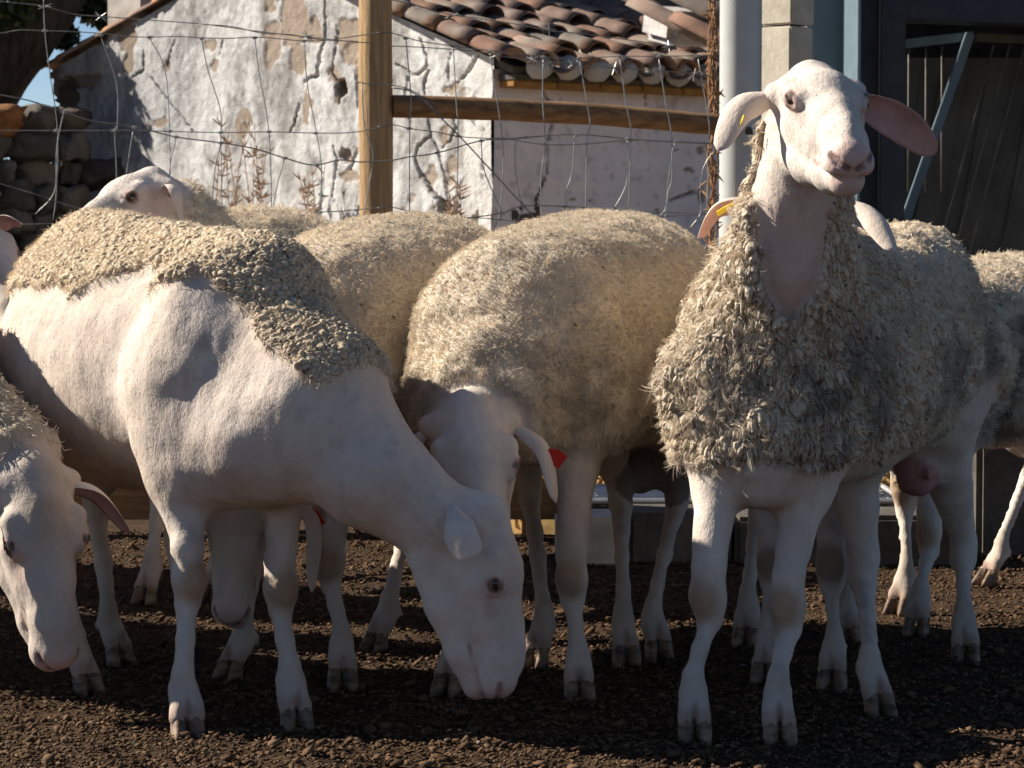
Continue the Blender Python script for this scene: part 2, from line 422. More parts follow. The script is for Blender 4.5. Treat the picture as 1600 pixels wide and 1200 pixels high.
def gable_tones(U, Z, col, fine):
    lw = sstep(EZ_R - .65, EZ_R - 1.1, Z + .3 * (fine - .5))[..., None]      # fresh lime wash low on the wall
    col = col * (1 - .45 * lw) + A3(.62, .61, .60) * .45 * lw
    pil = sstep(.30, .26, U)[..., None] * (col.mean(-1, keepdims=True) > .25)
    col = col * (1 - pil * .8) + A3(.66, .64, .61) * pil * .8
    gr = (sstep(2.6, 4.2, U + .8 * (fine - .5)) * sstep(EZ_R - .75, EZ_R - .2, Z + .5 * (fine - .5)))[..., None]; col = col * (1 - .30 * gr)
    dk = sstep(4.4, 4.9, U + .5 * (fine - .5))[..., None]  # darker towards the left end of the gable
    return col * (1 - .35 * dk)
build_wall('gable_wall', DG, NG, GL, gable_top, cr, gp, ((.60, .59, .58), (.31, .295, .28), (.33, .265, .21)), tone_fn=gable_tones, label='sunlit gable wall of flaking whitewash split by long cracks')
rc = []; rp = []
rpl = lambda *pts: pl(pts, DR)
for pts, w in [([(836, 115), (846, 135), (855, 155)], .005), ([(861, 190), (858, 230), (856, 265), (850, 290), (842, 305), (841, 320), (846, 340), (842, 375)], .004),
               ([(1055, 130), (1080, 140), (1100, 135)], .003), ([(1050, 312), (1090, 300)], .003), ([(1008, 118), (1010, 165)], .0015)]:
    rc.append((rpl(*pts), [w] * len(pts)))
for px, py, rx, ry in [(1081, 268, 6, 4), (1098, 300, 6, 14), (1030, 327, 4, 5), (1060, 238, 4, 3), (924, 310, 4, 3), (899, 309, 4, 3), (1098, 240, 6, 10), (1082, 300, 3, 3), (878, 352, 7, 4), (1005, 130, 12, 3)]:
    u0, z0 = on_wall(px, py, DR); u1, _ = on_wall(px + rx, py, DR); _, z1 = on_wall(px, py - ry, DR)
    rp.append((u0, z0, abs(u1 - u0), abs(z1 - z0), .012))
def side_tones(U, Z, col, fine):
    t = sstep(EZ_R - .28, EZ_R - .16, Z + .12 * (fine - .5))[..., None]  # browner band along the top
    col = col * (1 - t * .5) + A3(.55, .44, .36) * t * .5
    d = (sstep(1.2, 2.0, U) * sstep(EZ_R - .5, EZ_R - .2, Z) * sstep(.45, .6, fine))[..., None]  # patchy darker tone near the top, towards the right
    return col * (1 - .45 * d)
build_wall('side_wall', DR, NR, RL, lambda u: EZ_R - .06 + 0 * u, rc, rp, ((.80, .74, .75), (.74, .68, .69), (.36, .3, .26)), flakes=0.0, res=.016, tone_fn=side_tones, label='plain pinkish white side wall in shade under the eave')
# hidden far walls keep the house closed
for a, bvec, ln in ((A3(*K) + DG * GL, DR, RL), (A3(*K) + DR * RL, DG, GL)):
    c = a + bvec * ln / 2
    box_obj('rear_wall', (c[0], c[1], EZ_R / 2 - .05), ln - .3, .3, EZ_R - .1, M['barn_wall'], house, rz=math.atan2(bvec[1], bvec[0]))

# ---- roof: deck and single barrel tiles
def roof_pt(u, s, lift=0.0, side=0):
    """u along the ridge direction from the gable, s up the gable direction from the right eave"""
    if s <= RID: z = EZ_R + .33 * s
    else: z = RZ + (EZ_L - RZ) * (s - RID) / (GL - RID)
    q = K + DR * u + DG * s
    return A3(q[0], q[1], z + lift)
dv = [roof_pt(u, s, l) for l in (-.045, .0) for s in (-.16, RID, GL + .10) for u in (.03, RL)]
roof = mesh_obj('roof_deck', dv, [(6, 7, 9, 8), (8, 9, 11, 10), (0, 2, 3, 1), (2, 4, 5, 3), (0, 1, 7, 6), (4, 10, 11, 5), (0, 6, 8, 2), (2, 8, 10, 4), (1, 3, 9, 7), (3, 5, 11, 9)], M['concrete_dark']); adopt(roof, house)
def barrel_mesh(name, L=.44, w0=.108, w1=.085, th=.013, seg=8, flat=.78, seed=0):
    rr = random.Random(seed); V = []; nl = 4
    for layer in (0, 1):
        for j in range(nl):
            t = j / (nl - 1); w = w0 + (w1 - w0) * t - layer * th
            for k in range(seg + 1):
                a = math.pi * k / seg
                V.append((math.cos(a) * w, t * L - .5 * L, math.sin(a) * w * flat + (rr.random() - .5) * .003))
    Fs = []; S = seg + 1; O = nl * S
    for j in range(nl - 1):
        for k in range(seg):
            a = j * S + k
            Fs.append((a, a + S, a + S + 1, a + 1)); Fs.append((O + a, O + a + 1, O + a + S + 1, O + a + S))
    for k in range(seg):
        Fs.append((k, k + 1, O + k + 1, O + k)); a = (nl - 1) * S + k; Fs.append((a, O + a, O + a + 1, a + 1))
    for j in range(nl - 1):
        a = j * S; Fs.append((a, O + a, O + a + S, a + S)); a = j * S + seg; Fs.append((a, a + S, O + a + S, O + a))
    me = bpy.data.meshes.new(name); me.from_pydata(V, [], Fs); me.update()
    me.polygons.foreach_set('use_smooth', [True] * len(me.polygons)); me.materials.append(M['tile'])
    base = [A3(.42, .235, .16), A3(.36, .22, .16), A3(.47, .30, .21), A3(.33, .255, .2), A3(.40, .20, .12)][seed % 5]
    V = np.array(V); nz = fbm(V + seed * 3.1, 11, 3, seed); lich = sstep(.56, .66, fbm(V + seed * 5.7, 17, 3, seed + 3))[:, None]
    colr = (base * .55 + base.mean() * .18) * (.62 + .7 * nz[:, None]); colr = colr * (1 - .6 * lich) + A3(.33, .31, .27) * .6 * lich
    endm = sstep(-.30 * L, -.5 * L, V[:, 1])[:, None] * (seed % 3 == 0); colr = colr * (1 - .6 * endm) + A3(.45, .19, .05) * .6 * endm
    a = me.attributes.new('col', 'FLOAT_COLOR', 'POINT'); a.data.foreach_set('color', np.concatenate([colr, np.ones((len(V), 1))], 1).astype(np.float32).ravel())
    return me
TM = [barrel_mesh('roof_tile', seed=i) for i in range(6)]
def place_tile(me, pos, xdir, ydir, scale=(1, 1, 1), parent=roof, name='roof_tile', flip=False):
    x = Vector(xdir).normalized(); y = Vector(ydir); y = (y - x * y.dot(x)).normalized(); z = x.cross(y)
    if flip: z = -z; x = -x
    m = Matrix((x, y, z)).transposed().to_4x4(); m = Matrix.Translation(Vector(pos)) @ m @ Matrix.Diagonal((*scale, 1))
    o = bpy.data.objects.new(name, me); C.objects.link(o)
    o.parent = parent; o.matrix_parent_inverse = Matrix.Translation(-Vector(house.location)) if False else Matrix()
    o.matrix_world = m; o.matrix_basis = m
    return o
UPR = Vector((DG[0], DG[1], .33)).normalized(); UPL = Vector((-DG[0], -DG[1], (RZ - EZ_L) / (GL - RID))).normalized(); RD = Vector((DR[0], DR[1], 0))
roof.matrix_parent_inverse = Matrix.Translation(-Vector(house.location))
SP = .236
for ci in range(14):
    for ri in range(8):
        u = .16 + ci * SP + random.uniform(-.02, .02) - .02 * math.sin(ri * 1.7 + ci); s = -.10 + ri * .345 + random.uniform(-.035, .035) + .05 * math.sin(ci * 1.3)
        if s > RID - .1: continue
        p = roof_pt(u, s, .035 + random.uniform(0, .02) + .012 * math.sin(ci * 2.1 + ri))
        yd = UPR + RD * random.uniform(-.08, .08) + Vector((0, 0, -.05 + random.uniform(-.03, .03)))
        place_tile(random.choice(TM), p, RD, yd, (1, random.uniform(.95, 1.05), random.uniform(.9, 1.1)))
        if ri < 7:
            p2 = roof_pt(u + SP / 2, s - .02, .075)
            place_tile(random.choice(TM), p2, RD, UPR, (1, 1, .7), flip=True)
for ri in range(8):                      # left slope, a couple of columns shows only as the verge
    for ci in range(3):
        s = GL + .02 - ri * .345
        if s < RID + .1: continue
        p = roof_pt(.06 + ci * SP, s, .03); place_tile(random.choice(TM), p, -RD, UPL, (1, 1, .8))
for ri in range(8):                      # right verge course, bedded in mortar
    s = -.02 + ri * .33
    if s < RID:
        place_tile(random.choice(TM), roof_pt(-.03, s, .05 + random.uniform(-.01, .015)), RD, UPR + RD * random.uniform(-.06, .06), (1.05, 1, 1))
for i in range(10):                      # ridge
    place_tile(random.choice(TM), roof_pt(.1 + i * .4, RID, .1), -Vector((DG[0], DG[1], 0)), RD, (1.2, 1, 1))
# big loose tiles of the raised hip by the pole
for (px, py, d, sc, tx) in [(1085, 20, 17.6, 1.7, .5), (1045, 42, 17.5, 1.35, .4), (1105, 62, 17.3, 1.2, .2), (1000, 14, 18.2, 1.2, .3)]:
    place_tile(random.choice(TM), P(px, py, d), Vector((.35, .6, -.1)), Vector((-.75, .35, .42)), (sc, sc, sc))
box_obj('hip_mortar', P(1075, 42, 17.75), .5, .4, .22, M['mortar'], house, rz=.5, rx=.2, bev=.05)
box_obj('parapet', P(930, -6, 19.5), 1.5, .3, .45, M['concrete_dark'], house, rz=math.atan2(DR[1], DR[0]), bev=.03)
ch = P(238, -10, 20.6); box_obj('chimney', (ch[0], ch[1], ch[2] - .25), .5, .5, 1.0, M['barn_wall'], house, rz=math.atan2(DR[1], DR[0]), bev=.02)
# cornice under the eave: plaster fills and a course of ochre tiles
for ci in range(14):
    u = .16 + ci * SP; q = K + DR * u + NR * .262
    bm = bmesh.new(); bmesh.ops.create_icosphere(bm, subdivisions=2, radius=1); 
    for v in bm.verts: v.co *= 1 + .18 * (mnoise.noise(v.co * 2.3 + Vector((ci * 3.3, 0, 0))))
    me = bpy.data.meshes.new('mortar_fill'); bm.to_mesh(me); bm.free(); me.materials.append(M['mortar']); me.polygons.foreach_set('use_smooth', [True] * len(me.polygons))
    o = bpy.data.objects.new('mortar_fill', me); C.objects.link(o); adopt(o, house)
    o.location = (q[0] + house.location[0] * 0, q[1], EZ_R - .055); o.scale = (.088, .088, .080)
for ci in range(11):
    u = .05 + ci * .36; q = K + DR * (u + .18) + NR * .06
    v, f = box((q[0], q[1], EZ_R - .155), .35, .17, .045, rz=math.atan2(DR[1], DR[0]), bev=.008)
    o = mesh_obj('cornice_tile', v, f, M['tile']); t = random.random()
    set_col(o, 'col', np.tile(A3(.44, .24, .075) * (1 - t) + A3(.28, .15, .065) * t, (len(v), 1))); adopt(o, house)
q = K + DR * (RL / 2) + NR * .045; box_obj('cornice_slab', (q[0], q[1], EZ_R - .115), RL - .1, .26, .035, M['concrete_dark'], house, rz=math.atan2(DR[1], DR[0]))
q = K + DG * .12 + NG * .06 + NR * .02

# ================================================================== DRY STONE WALL (left)
sw = empty('stone_wall', (*P(60, 300, 20.2)[:2], 0)); tag(sw, 'rough dry stone wall in shade joining the left end of the farmhouse', 'wall')
def stone_mesh(name, seed, size, colr):
    bm = bmesh.new(); bmesh.ops.create_cube(bm, size=1.6); bmesh.ops.subdivide_edges(bm, edges=bm.edges[:], cuts=4, use_grid_fill=True)
    for v in bm.verts:
        n = v.co.normalized(); v.co = v.co.lerp(n, .35)
        v.co *= 1 + .42 * mnoise.noise(v.co * 1.5 + Vector((seed * 7.7, 1, 2))) + .16 * mnoise.noise(v.co * 4 + Vector((seed * 3.7, 1, 2)))
        v.co.x *= size[0]; v.co.y *= size[1]; v.co.z *= size[2]
    me = bpy.data.meshes.new(name); bm.to_mesh(me); n = len(bm.verts); bm.free()
    me.polygons.foreach_set('use_smooth', [True] * len(me.polygons)); me.materials.append(M['stone'])
    a = me.attributes.new('col', 'FLOAT_COLOR', 'POINT'); a.data.foreach_set('color', np.tile(np.array([*colr, 1], np.float32), n))
    return me
sd = 0; row_y = 168; r2 = random.Random(3)
for ri in range(9):
    x = -560 + r2.randint(0, 50); hh = (44, 40, 38, 42, 36, 40, 36, 40, 40)[ri]
    while x < 128 - (0 if ri else 20):
        wpx = r2.randint(30, 84); t = (x + wpx / 2)
        d = 20.35 + (t - 130) * .0035 + r2.uniform(-.06, .06)
        s = 4255 / d; c = P(t, row_y + hh / 2, d); sd += 1
        colr = r2.choice([(.12, .105, .09), (.16, .14, .12), (.095, .083, .073), (.19, .155, .125)])  # stone tones lowered so the wall's shade sits in the colour
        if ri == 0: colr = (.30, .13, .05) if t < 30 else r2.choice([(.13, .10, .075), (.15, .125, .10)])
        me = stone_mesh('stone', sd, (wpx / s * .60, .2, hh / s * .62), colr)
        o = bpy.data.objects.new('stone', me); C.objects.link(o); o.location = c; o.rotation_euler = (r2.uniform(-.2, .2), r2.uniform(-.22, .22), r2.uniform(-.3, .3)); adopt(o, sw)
        x += wpx
    row_y += hh
cw = P(-20, 300, 20.5); box_obj('wall_core', (cw[0] - .85, cw[1] - .32, .62), 3.5, .3, 1.24, M['concrete_dark'], sw, rz=.55)

# ================================================================== OAK TREE
TD = 21.08
tree = empty('oak_tree', (*P(-110, 300, TD)[:2], 0)); tag(tree, 'dark leaning evergreen oak behind the stone wall, trunk curving up over it', 'tree')
tp = [P(-135, 560, TD), P(-100, 300, TD), P(-66, 190, TD), P(-28, 108, TD), P(25, 40, TD + .05), P(75, -40, TD + .25), P(110, -160, TD + .5), P(120, -300, TD + .6)]
tv, tf = tube(spline(tp, 6), list(np.interp(np.linspace(0, 1, 43), [0, .3, .5, .7, 1], [.46, .38, .35, .34, .22])), 18)
tv = np.array(tv); tv += (fbm(tv, 3, 3, 3)[:, None] - .5) * .12 + (fbm(tv * A3(1, 1, .4), 14, 2, 13)[:, None] - .5) * .04
o = mesh_obj('trunk', tv, tf, M['bark'], smooth=True); adopt(o, tree)
limbs = [[P(10, 50, TD), P(-80, -20, TD - .2), P(-200, -100, TD - .3), P(-330, -180, TD - .2)], [P(40, 20, TD + .1), P(95, 0, TD + .3), P(150, -20, TD + .5), P(200, -50, TD + .7)], [P(90, -80, TD + .3), P(60, -220, TD + .5), P(-40, -420, TD + .6)],
         [P(-30, 110, TD), P(-150, 20, TD + .3), P(-320, -60, TD + .5)]]
for L in limbs:
    sp = spline(L, 5); v, f = tube(sp, list(np.linspace(.15, .04, len(sp))), 8); o = mesh_obj('limb', v, f, M['bark'], smooth=True); adopt(o, tree)
# crown of leaf-sized faces spread through clumps
cl = []
def clump(px, py, d, r, n): cl.append((P(px, py, d), r, n))
r3 = random.Random(5)
for (px, py, d, r, n) in [(60, -30, TD + .1, .34, 700), (125, -8, TD + .5, .22, 420), (150, 22, TD + .5, .13, 170), (178, 8, TD + .6, .20, 420), (168, 38, TD + .6, .10, 110), (108, 55, TD + .3, .10, 110), (100, 72, TD + .3, .07, 45), (120, -70, TD + .4, .4, 500), (205, -22, TD + .7, .26, 480),
                          (192, 24, TD + .6, .09, 110), (20, 10, TD - .3, .24, 420), (-20, 10, TD - .3, .36, 600), (-45, 70, TD - .3, .24, 260), (95, 20, TD + .3, .10, 120), (118, 88, TD + .3, .04, 10)]:
    clump(px, py, d, r, n)
for i in range(40):
    a = r3.uniform(0, 6.28); rr = r3.uniform(.2, 1) ** .5
    cl.append((A3(-5.0 + 1.9 * rr * math.cos(a), 23.6 + 1.3 * rr * math.sin(a), 5.2 + r3.uniform(-.6, 1.2)), r3.uniform(.45, .7), 380))
pos = []
for c, r, n in cl:
    q = rng.normal(size=(n, 3)); q /= np.linalg.norm(q, axis=1)[:, None]; q *= (rng.random((n, 1)) ** .45) * r * A3(1, 1, .75); pos.append(c + q)
pos = np.concatenate(pos); n = len(pos)
a1 = rng.normal(size=(n, 3)); a1 /= np.linalg.norm(a1, axis=1)[:, None]; a2 = np.cross(a1, rng.normal(size=(n, 3))); a2 /= np.linalg.norm(a2, axis=1)[:, None]
ls = (.028 + .03 * rng.random((n, 1)))
V = np.stack([pos - a1 * ls, pos + a2 * ls * .5, pos + a1 * ls, pos - a2 * ls * .5], 1).reshape(-1, 3)
o = np_mesh('crown', V, np.arange(4 * n).reshape(n, 4), M['leaf'], smooth=False); o['kind'] = 'stuff'
t = rng.random((n, 1)); set_col(o, 'col', np.repeat(A3(.018, .032, .012) * (1 - t) + A3(.06, .085, .035) * t, 4, 0)); adopt(o, tree)

# ================================================================== DRY PLANTS by the gable
def dry_plant(px, py_top, d, n, hpx, label, seed):
    rr = random.Random(seed); s = F / d
    base = P(px, 420, d); base[2] = .75
    e = empty('dry_weed', base); tag(e, label, 'weed', 'dry weeds along the gable wall')
    V = []; Fs = []
    for i in range(n):
        h = (420 - py_top) / s * rr.uniform(.7, 1); lean = rr.uniform(-.18, .18) * h; b = base + A3(rr.uniform(-.08, .08), rr.uniform(-.05, .05), 0)
        pts = [b, b + A3(lean * .3, 0, h * .4), b + A3(lean, rr.uniform(-.05, .05), h)]
        sp = spline(pts, 4); v, f = tube(sp, list(np.linspace(.006, .0025, len(sp))), 5); k = len(V); V += list(v); Fs += [tuple(x + k for x in q) for q in f]
        for j in range(14):
            t = rr.uniform(.35, 1); c = sp[min(int(t * (len(sp) - 1)), len(sp) - 1)]
            tip = c + A3(rr.uniform(-.07, .07), rr.uniform(-.03, .03), rr.uniform(.0, .07)); v, f = tube([c, (c + tip) / 2, tip], [.003, .006, .002], 4); k = len(V); V += list(v); Fs += [tuple(x + k for x in q) for q in f]
    o = mesh_obj('stems', V, Fs, M['stem']); adopt(o, e)
dry_plant(330, 190, 18.6, 2, 100, 'thin dry brown weed with one bare leaning stalk against the gable', 1)
dry_plant(378, 222, 18.4, 4, 100, 'bushier dry brown weed with several upright stalks against the gable', 2)
dry_plant(400, 228, 18.3, 4, 100, 'dry brown weed with branching stalks beside the bushier one', 3)
dry_plant(492, 300, 18.1, 5, 60, 'low tangle of dead twigs at the gable beside the wooden post', 4)
dry_plant(700, 318, 16.9, 4, 60, 'short straw coloured weed growing by the hole at the corner', 5)

# ================================================================== FENCE
WD = 8.14
def post_mesh(pts, rads, sides, amp, seed):
    v, f = tube(pts, rads, sides); v = np.array(v); v[:, :] += ((fbm(v * A3(1, 1, .25), 16, 3, seed)[:, None] - .5) * amp)
    return v, f
pz = P(588, 600, 8.2)
pts = [A3(pz[0], 8.2, z) for z in np.linspace(-.02, 2.1, 30)]
v, f = post_mesh(pts, .0505, 24, .006, 3)
o = mesh_obj('fence_post', v, f, M['wood'], smooth=True); tag(o, 'round golden wooden fence post standing between the wire panels', 'post')
a, b2 = P(612, 166, 8.2), P(1150, 198, 8.5)
pts = [a + (b2 - a) * t + A3(0, 0, .012 * math.sin(t * math.pi)) for t in np.linspace(0, 1, 24)]
v, f = post_mesh(pts, list(np.linspace(.0345, .032, 24)), 16, .008, 9)
o = mesh_obj('fence_rail', v, f, M['rail'], smooth=True); tag(o, 'dark weathered wooden rail running from the post to the grey pole', 'rail')

def wire(parent, px, d, r=.0022, mat='wire', name='wire', wig=.0):
    pts = []
    for p in px:
        if isinstance(d, tuple): dd = d[0] + (d[1] - d[0]) * (p[0] - 612) / 510
        else: dd = d
        pts.append(P(p[0], p[1], dd))
    sp = spline(pts, 4)
    v, f = tube(sp, r * .74, 6); o = mesh_obj(name, v, f, M[mat], smooth=True); adopt(o, parent); return sp
def knot(parent, p, r=.0065):
    bm = bmesh.new(); bmesh.ops.create_icosphere(bm, subdivisions=1, radius=r); bmesh.ops.scale(bm, vec=(1.6, 1, .8), verts=bm.verts); bmesh.ops.translate(bm, vec=tuple(p), verts=bm.verts)
    me = bpy.data.meshes.new('knot'); bm.to_mesh(me); bm.free(); me.materials.append(M['wire_light']); o = bpy.data.objects.new('knot', me); C.objects.link(o); adopt(o, parent)
def barb(parent, p, seed):
    rr = random.Random(seed); V = []; Fs = []
    for i in range(3):
        dvec = unit(A3(rr.uniform(-1, 1), rr.uniform(-.5, .5), rr.uniform(-1, 1))) * .022
        v, f = tube([p - dvec, p, p + dvec], [.001, .0026, .001], 5); k = len(V); V += list(v); Fs += [tuple(x + k for x in q) for q in f]
    o = mesh_obj('barb', V, Fs, M['wire_light']); adopt(o, parent)
nl = empty('wire_net', (*P(300, 300, WD)[:2], 0)); tag(nl, 'taut square wire netting strung left of the wooden post', 'fence')
nr = empty('wire_net', (*P(860, 300, WD)[:2], 0)); tag(nr, 'square wire netting with barbed strands between the post and the grey pole', 'fence')
ns = empty('wire_net', (*P(300, 300, WD)[:2], 0)); tag(ns, 'older loose wire netting sagging across the taut fence', 'fence')
DL = WD; DRr = (WD, 8.42)
LH = [[(-60, 56), (0, 52), (30, 47), (68, 48), (105, 49), (155, 52), (200, 57), (235, 58), (275, 57), (315, 59), (355, 60), (400, 58), (440, 61), (475, 64), (510, 63), (545, 58), (588, 52), (613, 51)],
      [(-60, 203), (0, 204), (85, 204), (175, 204), (210, 204), (340, 207), (420, 206), (495, 208), (550, 207), (590, 200), (613, 195)],
      [(-60, 352), (60, 350), (200, 346), (405, 340), (450, 337), (490, 332), (530, 330), (565, 327), (613, 324)]]
for q in LH: wire(nl, q, DL)
wire(nl, [(-40, -4), (0, 2), (50, 7), (70, 10), (115, 22), (150, 25), (215, 30), (310, 37), (360, 43), (410, 50), (455, 55), (500, 60), (560, 66), (580, 67)], DL, .0022, name='barbed_strand')
wire(nl, [(310, 38), (360, 41), (410, 52), (455, 54), (500, 62), (560, 65)], DL - .004, .0018, name='barbed_strand')
for i, p in enumerate([(70, 10), (480, 57), (158, 26)]): barb(nl, P(*p, DL), i)
LV = [[(68, -10), (70, 48), (78, 115), (90, 205), (88, 300), (83, 345)], [(157, 55), (182, 130), (183, 200), (179, 205), (182, 265), (182, 345)], [(233, 58), (258, 110), (265, 205), (266, 345)],
      [(315, 60), (325, 110), (344, 170), (345, 210), (347, 345)], [(398, 59), (405, 115), (420, 205), (425, 340)], [(475, 64), (480, 130), (493, 200), (502, 260), (500, 335)]]
for q in LV:
    wire(nl, q, DL - .005, .0021, 'wire_light', 'stay_wire')
    knot(nl, P(q[0][0] if q[0][1] > 0 else q[1][0], q[0][1] if q[0][1] > 0 else q[1][1], DL - .004))
for p in [(88, 204), (179, 204), (265, 205), (345, 207), (420, 206), (493, 208), (500, 332)]: knot(nl, P(*p, DL - .004))
RH = [[(590, 51), (613, 52), (640, 60), (660, 65), (708, 72), (765, 79), (850, 89), (907, 91), (970, 88), (1030, 88), (1092, 87), (1124, 87)],
      [(590, 198), (615, 195), (640, 201), (680, 206), (715, 213), (755, 216), (790, 217), (852, 226), (917, 225), (985, 219), (1050, 221), (1124, 224)],
      [(590, 325), (613, 324), (635, 329), (672, 337), (710, 340), (740, 340), (780, 343), (815, 347), (848, 347), (885, 350), (915, 345), (975, 340), (1040, 338), (1124, 335)]]
for q in RH: wire(nr, q, DRr)
wire(nr, [(600, -3), (650, 8), (700, 22), (770, 32), (820, 40), (855, 47), (930, 55), (980, 62), (1050, 72), (1124, 82)], DRr, .0022, name='barbed_strand')
wire(nr, [(612, 72), (660, 74), (740, 80), (800, 90), (860, 97), (930, 104), (1000, 108), (1060, 113), (1124, 121)], DRr, .0022, name='barbed_strand')
for i, p in enumerate([(706, 25), (858, 46), (640, 3), (1045, 72), (775, 87), (832, 93), (895, 101), (960, 107), (1030, 109), (1085, 117)]):
    barb(nr, P(*p, WD + .28 * (p[0] - 612) / 510), 20 + i)
RV = [[(634, 60), (642, 150), (640, 200), (640, 350)], [(708, 72), (713, 160), (716, 213), (712, 360)], [(765, 80), (775, 145), (785, 217), (786, 270), (780, 345), (778, 390)],
      [(849, 89), (848, 160), (852, 225), (845, 280), (848, 350), (850, 385)], [(905, 91), (918, 165), (922, 195), (917, 225), (915, 345), (912, 380)], [(968, 88), (978, 160), (986, 200), (985, 225), (982, 345)],
      [(1029, 88), (1040, 160), (1050, 220), (1044, 290), (1040, 350)], [(1090, 87), (1107, 185), (1108, 225), (1104, 350)]]
for q in RV:
    dd = WD - .005 + .28 * (q[0][0] - 612) / 510
    wire(nr, q, dd, .0023, 'wire_light', 'stay_wire')
    for p in (q[0],): knot(nr, P(*p, dd))
for p in [(640, 201), (716, 213), (785, 217), (852, 226), (917, 225), (985, 220), (1050, 221), (712, 340), (780, 343), (848, 347), (915, 346), (982, 340), (1040, 338)]: knot(nr, P(*p, WD + .28 * (p[0] - 612) / 510))
SD = WD - .03
wire(ns, [(-60, 135), (0, 148), (45, 157), (85, 170), (100, 174), (140, 188), (210, 198), (275, 214), (345, 223), (400, 233), (445, 247), (490, 258), (530, 250), (560, 253), (590, 252), (615, 250), (640, 245), (683, 239), (750, 220), (785, 218), (822, 215), (900, 210), (980, 217), (1050, 222), (1122, 225)], SD, .003)
wire(ns, [(-60, 272), (0, 287), (60, 305), (120, 325), (190, 340), (280, 352), (450, 368), (600, 372), (690, 356), (705, 349), (740, 340), (785, 333), (818, 322), (890, 323), (960, 328), (1040, 332), (1120, 334)], SD, .0027)
wire(ns, [(556, 128), (575, 131), (612, 133), (635, 138), (655, 148), (680, 172), (700, 196)], SD, .0023)
wire(ns, [(612, 137), (640, 142), (665, 160), (690, 185), (720, 215), (760, 258), (800, 302), (830, 335), (858, 375), (880, 400)], SD - .006, .0032, name='twisted_cable')
for q in [[(100, 175), (93, 205), (88, 240), (85, 300), (55, 335)], [(208, 205), (203, 235), (197, 275)], [(275, 215), (265, 265), (262, 330)], [(345, 223), (335, 270), (330, 345)], [(445, 247), (433, 290), (423, 345)], [(495, 260), (503, 275), (500, 350)],
          [(752, 220), (755, 260), (770, 300), (784, 333), (773, 355), (775, 390)], [(818, 216), (806, 222), (806, 270), (813, 310), (818, 322), (808, 350), (806, 390)], [(898, 212), (894, 270), (884, 300), (884, 322), (865, 370), (860, 390)],
          [(980, 219), (982, 250), (978, 290), (960, 325), (945, 345), (930, 365)], [(1056, 222), (1050, 240), (1050, 280), (1044, 300), (1038, 330), (1010, 350)], [(1120, 230), (1100, 260), (1094, 300), (1095, 332), (1077, 358)],
          [(565, 130), (570, 200), (583, 240), (575, 300), (566, 345)]]:
    wire(ns, q, SD - .005, .0022, 'wire_light', 'stay_wire')
for p in [(102, 174), (210, 199), (275, 214), (345, 223), (445, 247), (495, 258), (683, 239), (752, 220), (822, 215), (900, 211), (980, 217), (1056, 222), (784, 333), (818, 322), (884, 323), (960, 327), (1038, 332)]: knot(ns, P(*p, SD - .002))

# ================================================================== BARN FRONT (right)
pp = P(1155, 600, 8.62); pts = [A3(pp[0], pp[1], z) for z in (-.02, .5, 1.0, 1.5, 2.0, 2.6)]
v, f = tube(pts, .0665, 28); o = mesh_obj('grey_pole', v, f, M['pole'], smooth=True); tag(o, 'smooth round light grey pole at the end of the rail', 'pole')
V = []; Fs = []; rr = random.Random(8)
for i in range(9):
    x = rr.uniform(-.006, .012); pts = []
    for z in np.linspace(.5, 1.62, 18): pts.append(P(1111, 600, 8.5) * A3(1, 1, 0) + A3(x + rr.uniform(-.014, .014), rr.uniform(-.02, .02), z))
    v, f = tube(spline(pts, 2), .0024, 5); k = len(V); V += list(v); Fs += [tuple(q + k for q in w) for w in f]
for i in range(90):
    c = P(1111, 600, 8.5) * A3(1, 1, 0) + A3(rr.uniform(-.02, .02), rr.uniform(-.02, .02), rr.uniform(.7, 1.6)); dvec = A3(rr.uniform(-.03, .03), rr.uniform(-.02, .02), rr.uniform(-.03, .03))
    v, f = tube([c, c + dvec * .5, c + dvec], [.002, .0035, .001], 4); k = len(V); V += list(v); Fs += [tuple(q + k for q in w) for w in f]
o = mesh_obj('dry_vine', V, Fs, M['rust']); tag(o, 'rusty brown dry vine climbing beside the grey pole', 'vine')
# concrete pillar: two stacked blocks, set cornerwise
cp = P(1226, 600, 9.45); ce = empty('concrete_pillar', (cp[0], cp[1], 0)); tag(ce, 'square cream concrete pillar behind the grey pole', 'pillar')
zj = P(1226, 40, 9.4)[2]
w = .132
for z0, z1, dx in ((0, zj - .003, 0), (zj + .003, 2.6, .004)):
    box_obj('block', (cp[0] + dx, cp[1], (z0 + z1) / 2), w, w, z1 - z0, M['concrete'], ce, rz=math.radians(47), bev=.006)
# steel post
sp_ = P(1300, 600, 9.75); se = empty('steel_column', (sp_[0], sp_[1], 0)); tag(se, 'blue grey steel column beside the concrete pillar', 'column')
def pxbox(name, x0, x1, d, depth, z0, z1, mat, parent, bev=.003):
    a = P(x0, 600, d)[0]; b3 = P(x1, 600, d)[0]
    return box_obj(name, ((a + b3) / 2, d + depth / 2, (z0 + z1) / 2), abs(b3 - a), depth, z1 - z0, mat, parent, bev=bev)
pxbox('web', 1258, 1321, 9.75, .02, -.01, 2.7, M['steel'], se)
a = P(1330, 600, 9.6); box_obj('flange', (a[0], a[1] + .06, 1.34), .012, .16, 2.7, M['steel'], se, rz=math.radians(14), bev=.003)
a = P(1262, 600, 9.8); box_obj('flange', (a[0], a[1] + .05, 1.34), .012, .12, 2.7, M['steel'], se, bev=.003)
se2 = empty('steel_column', (*P(1374, 600, 9.9)[:2], 0)); tag(se2, 'near black double steel jamb of the barn doorway', 'column')
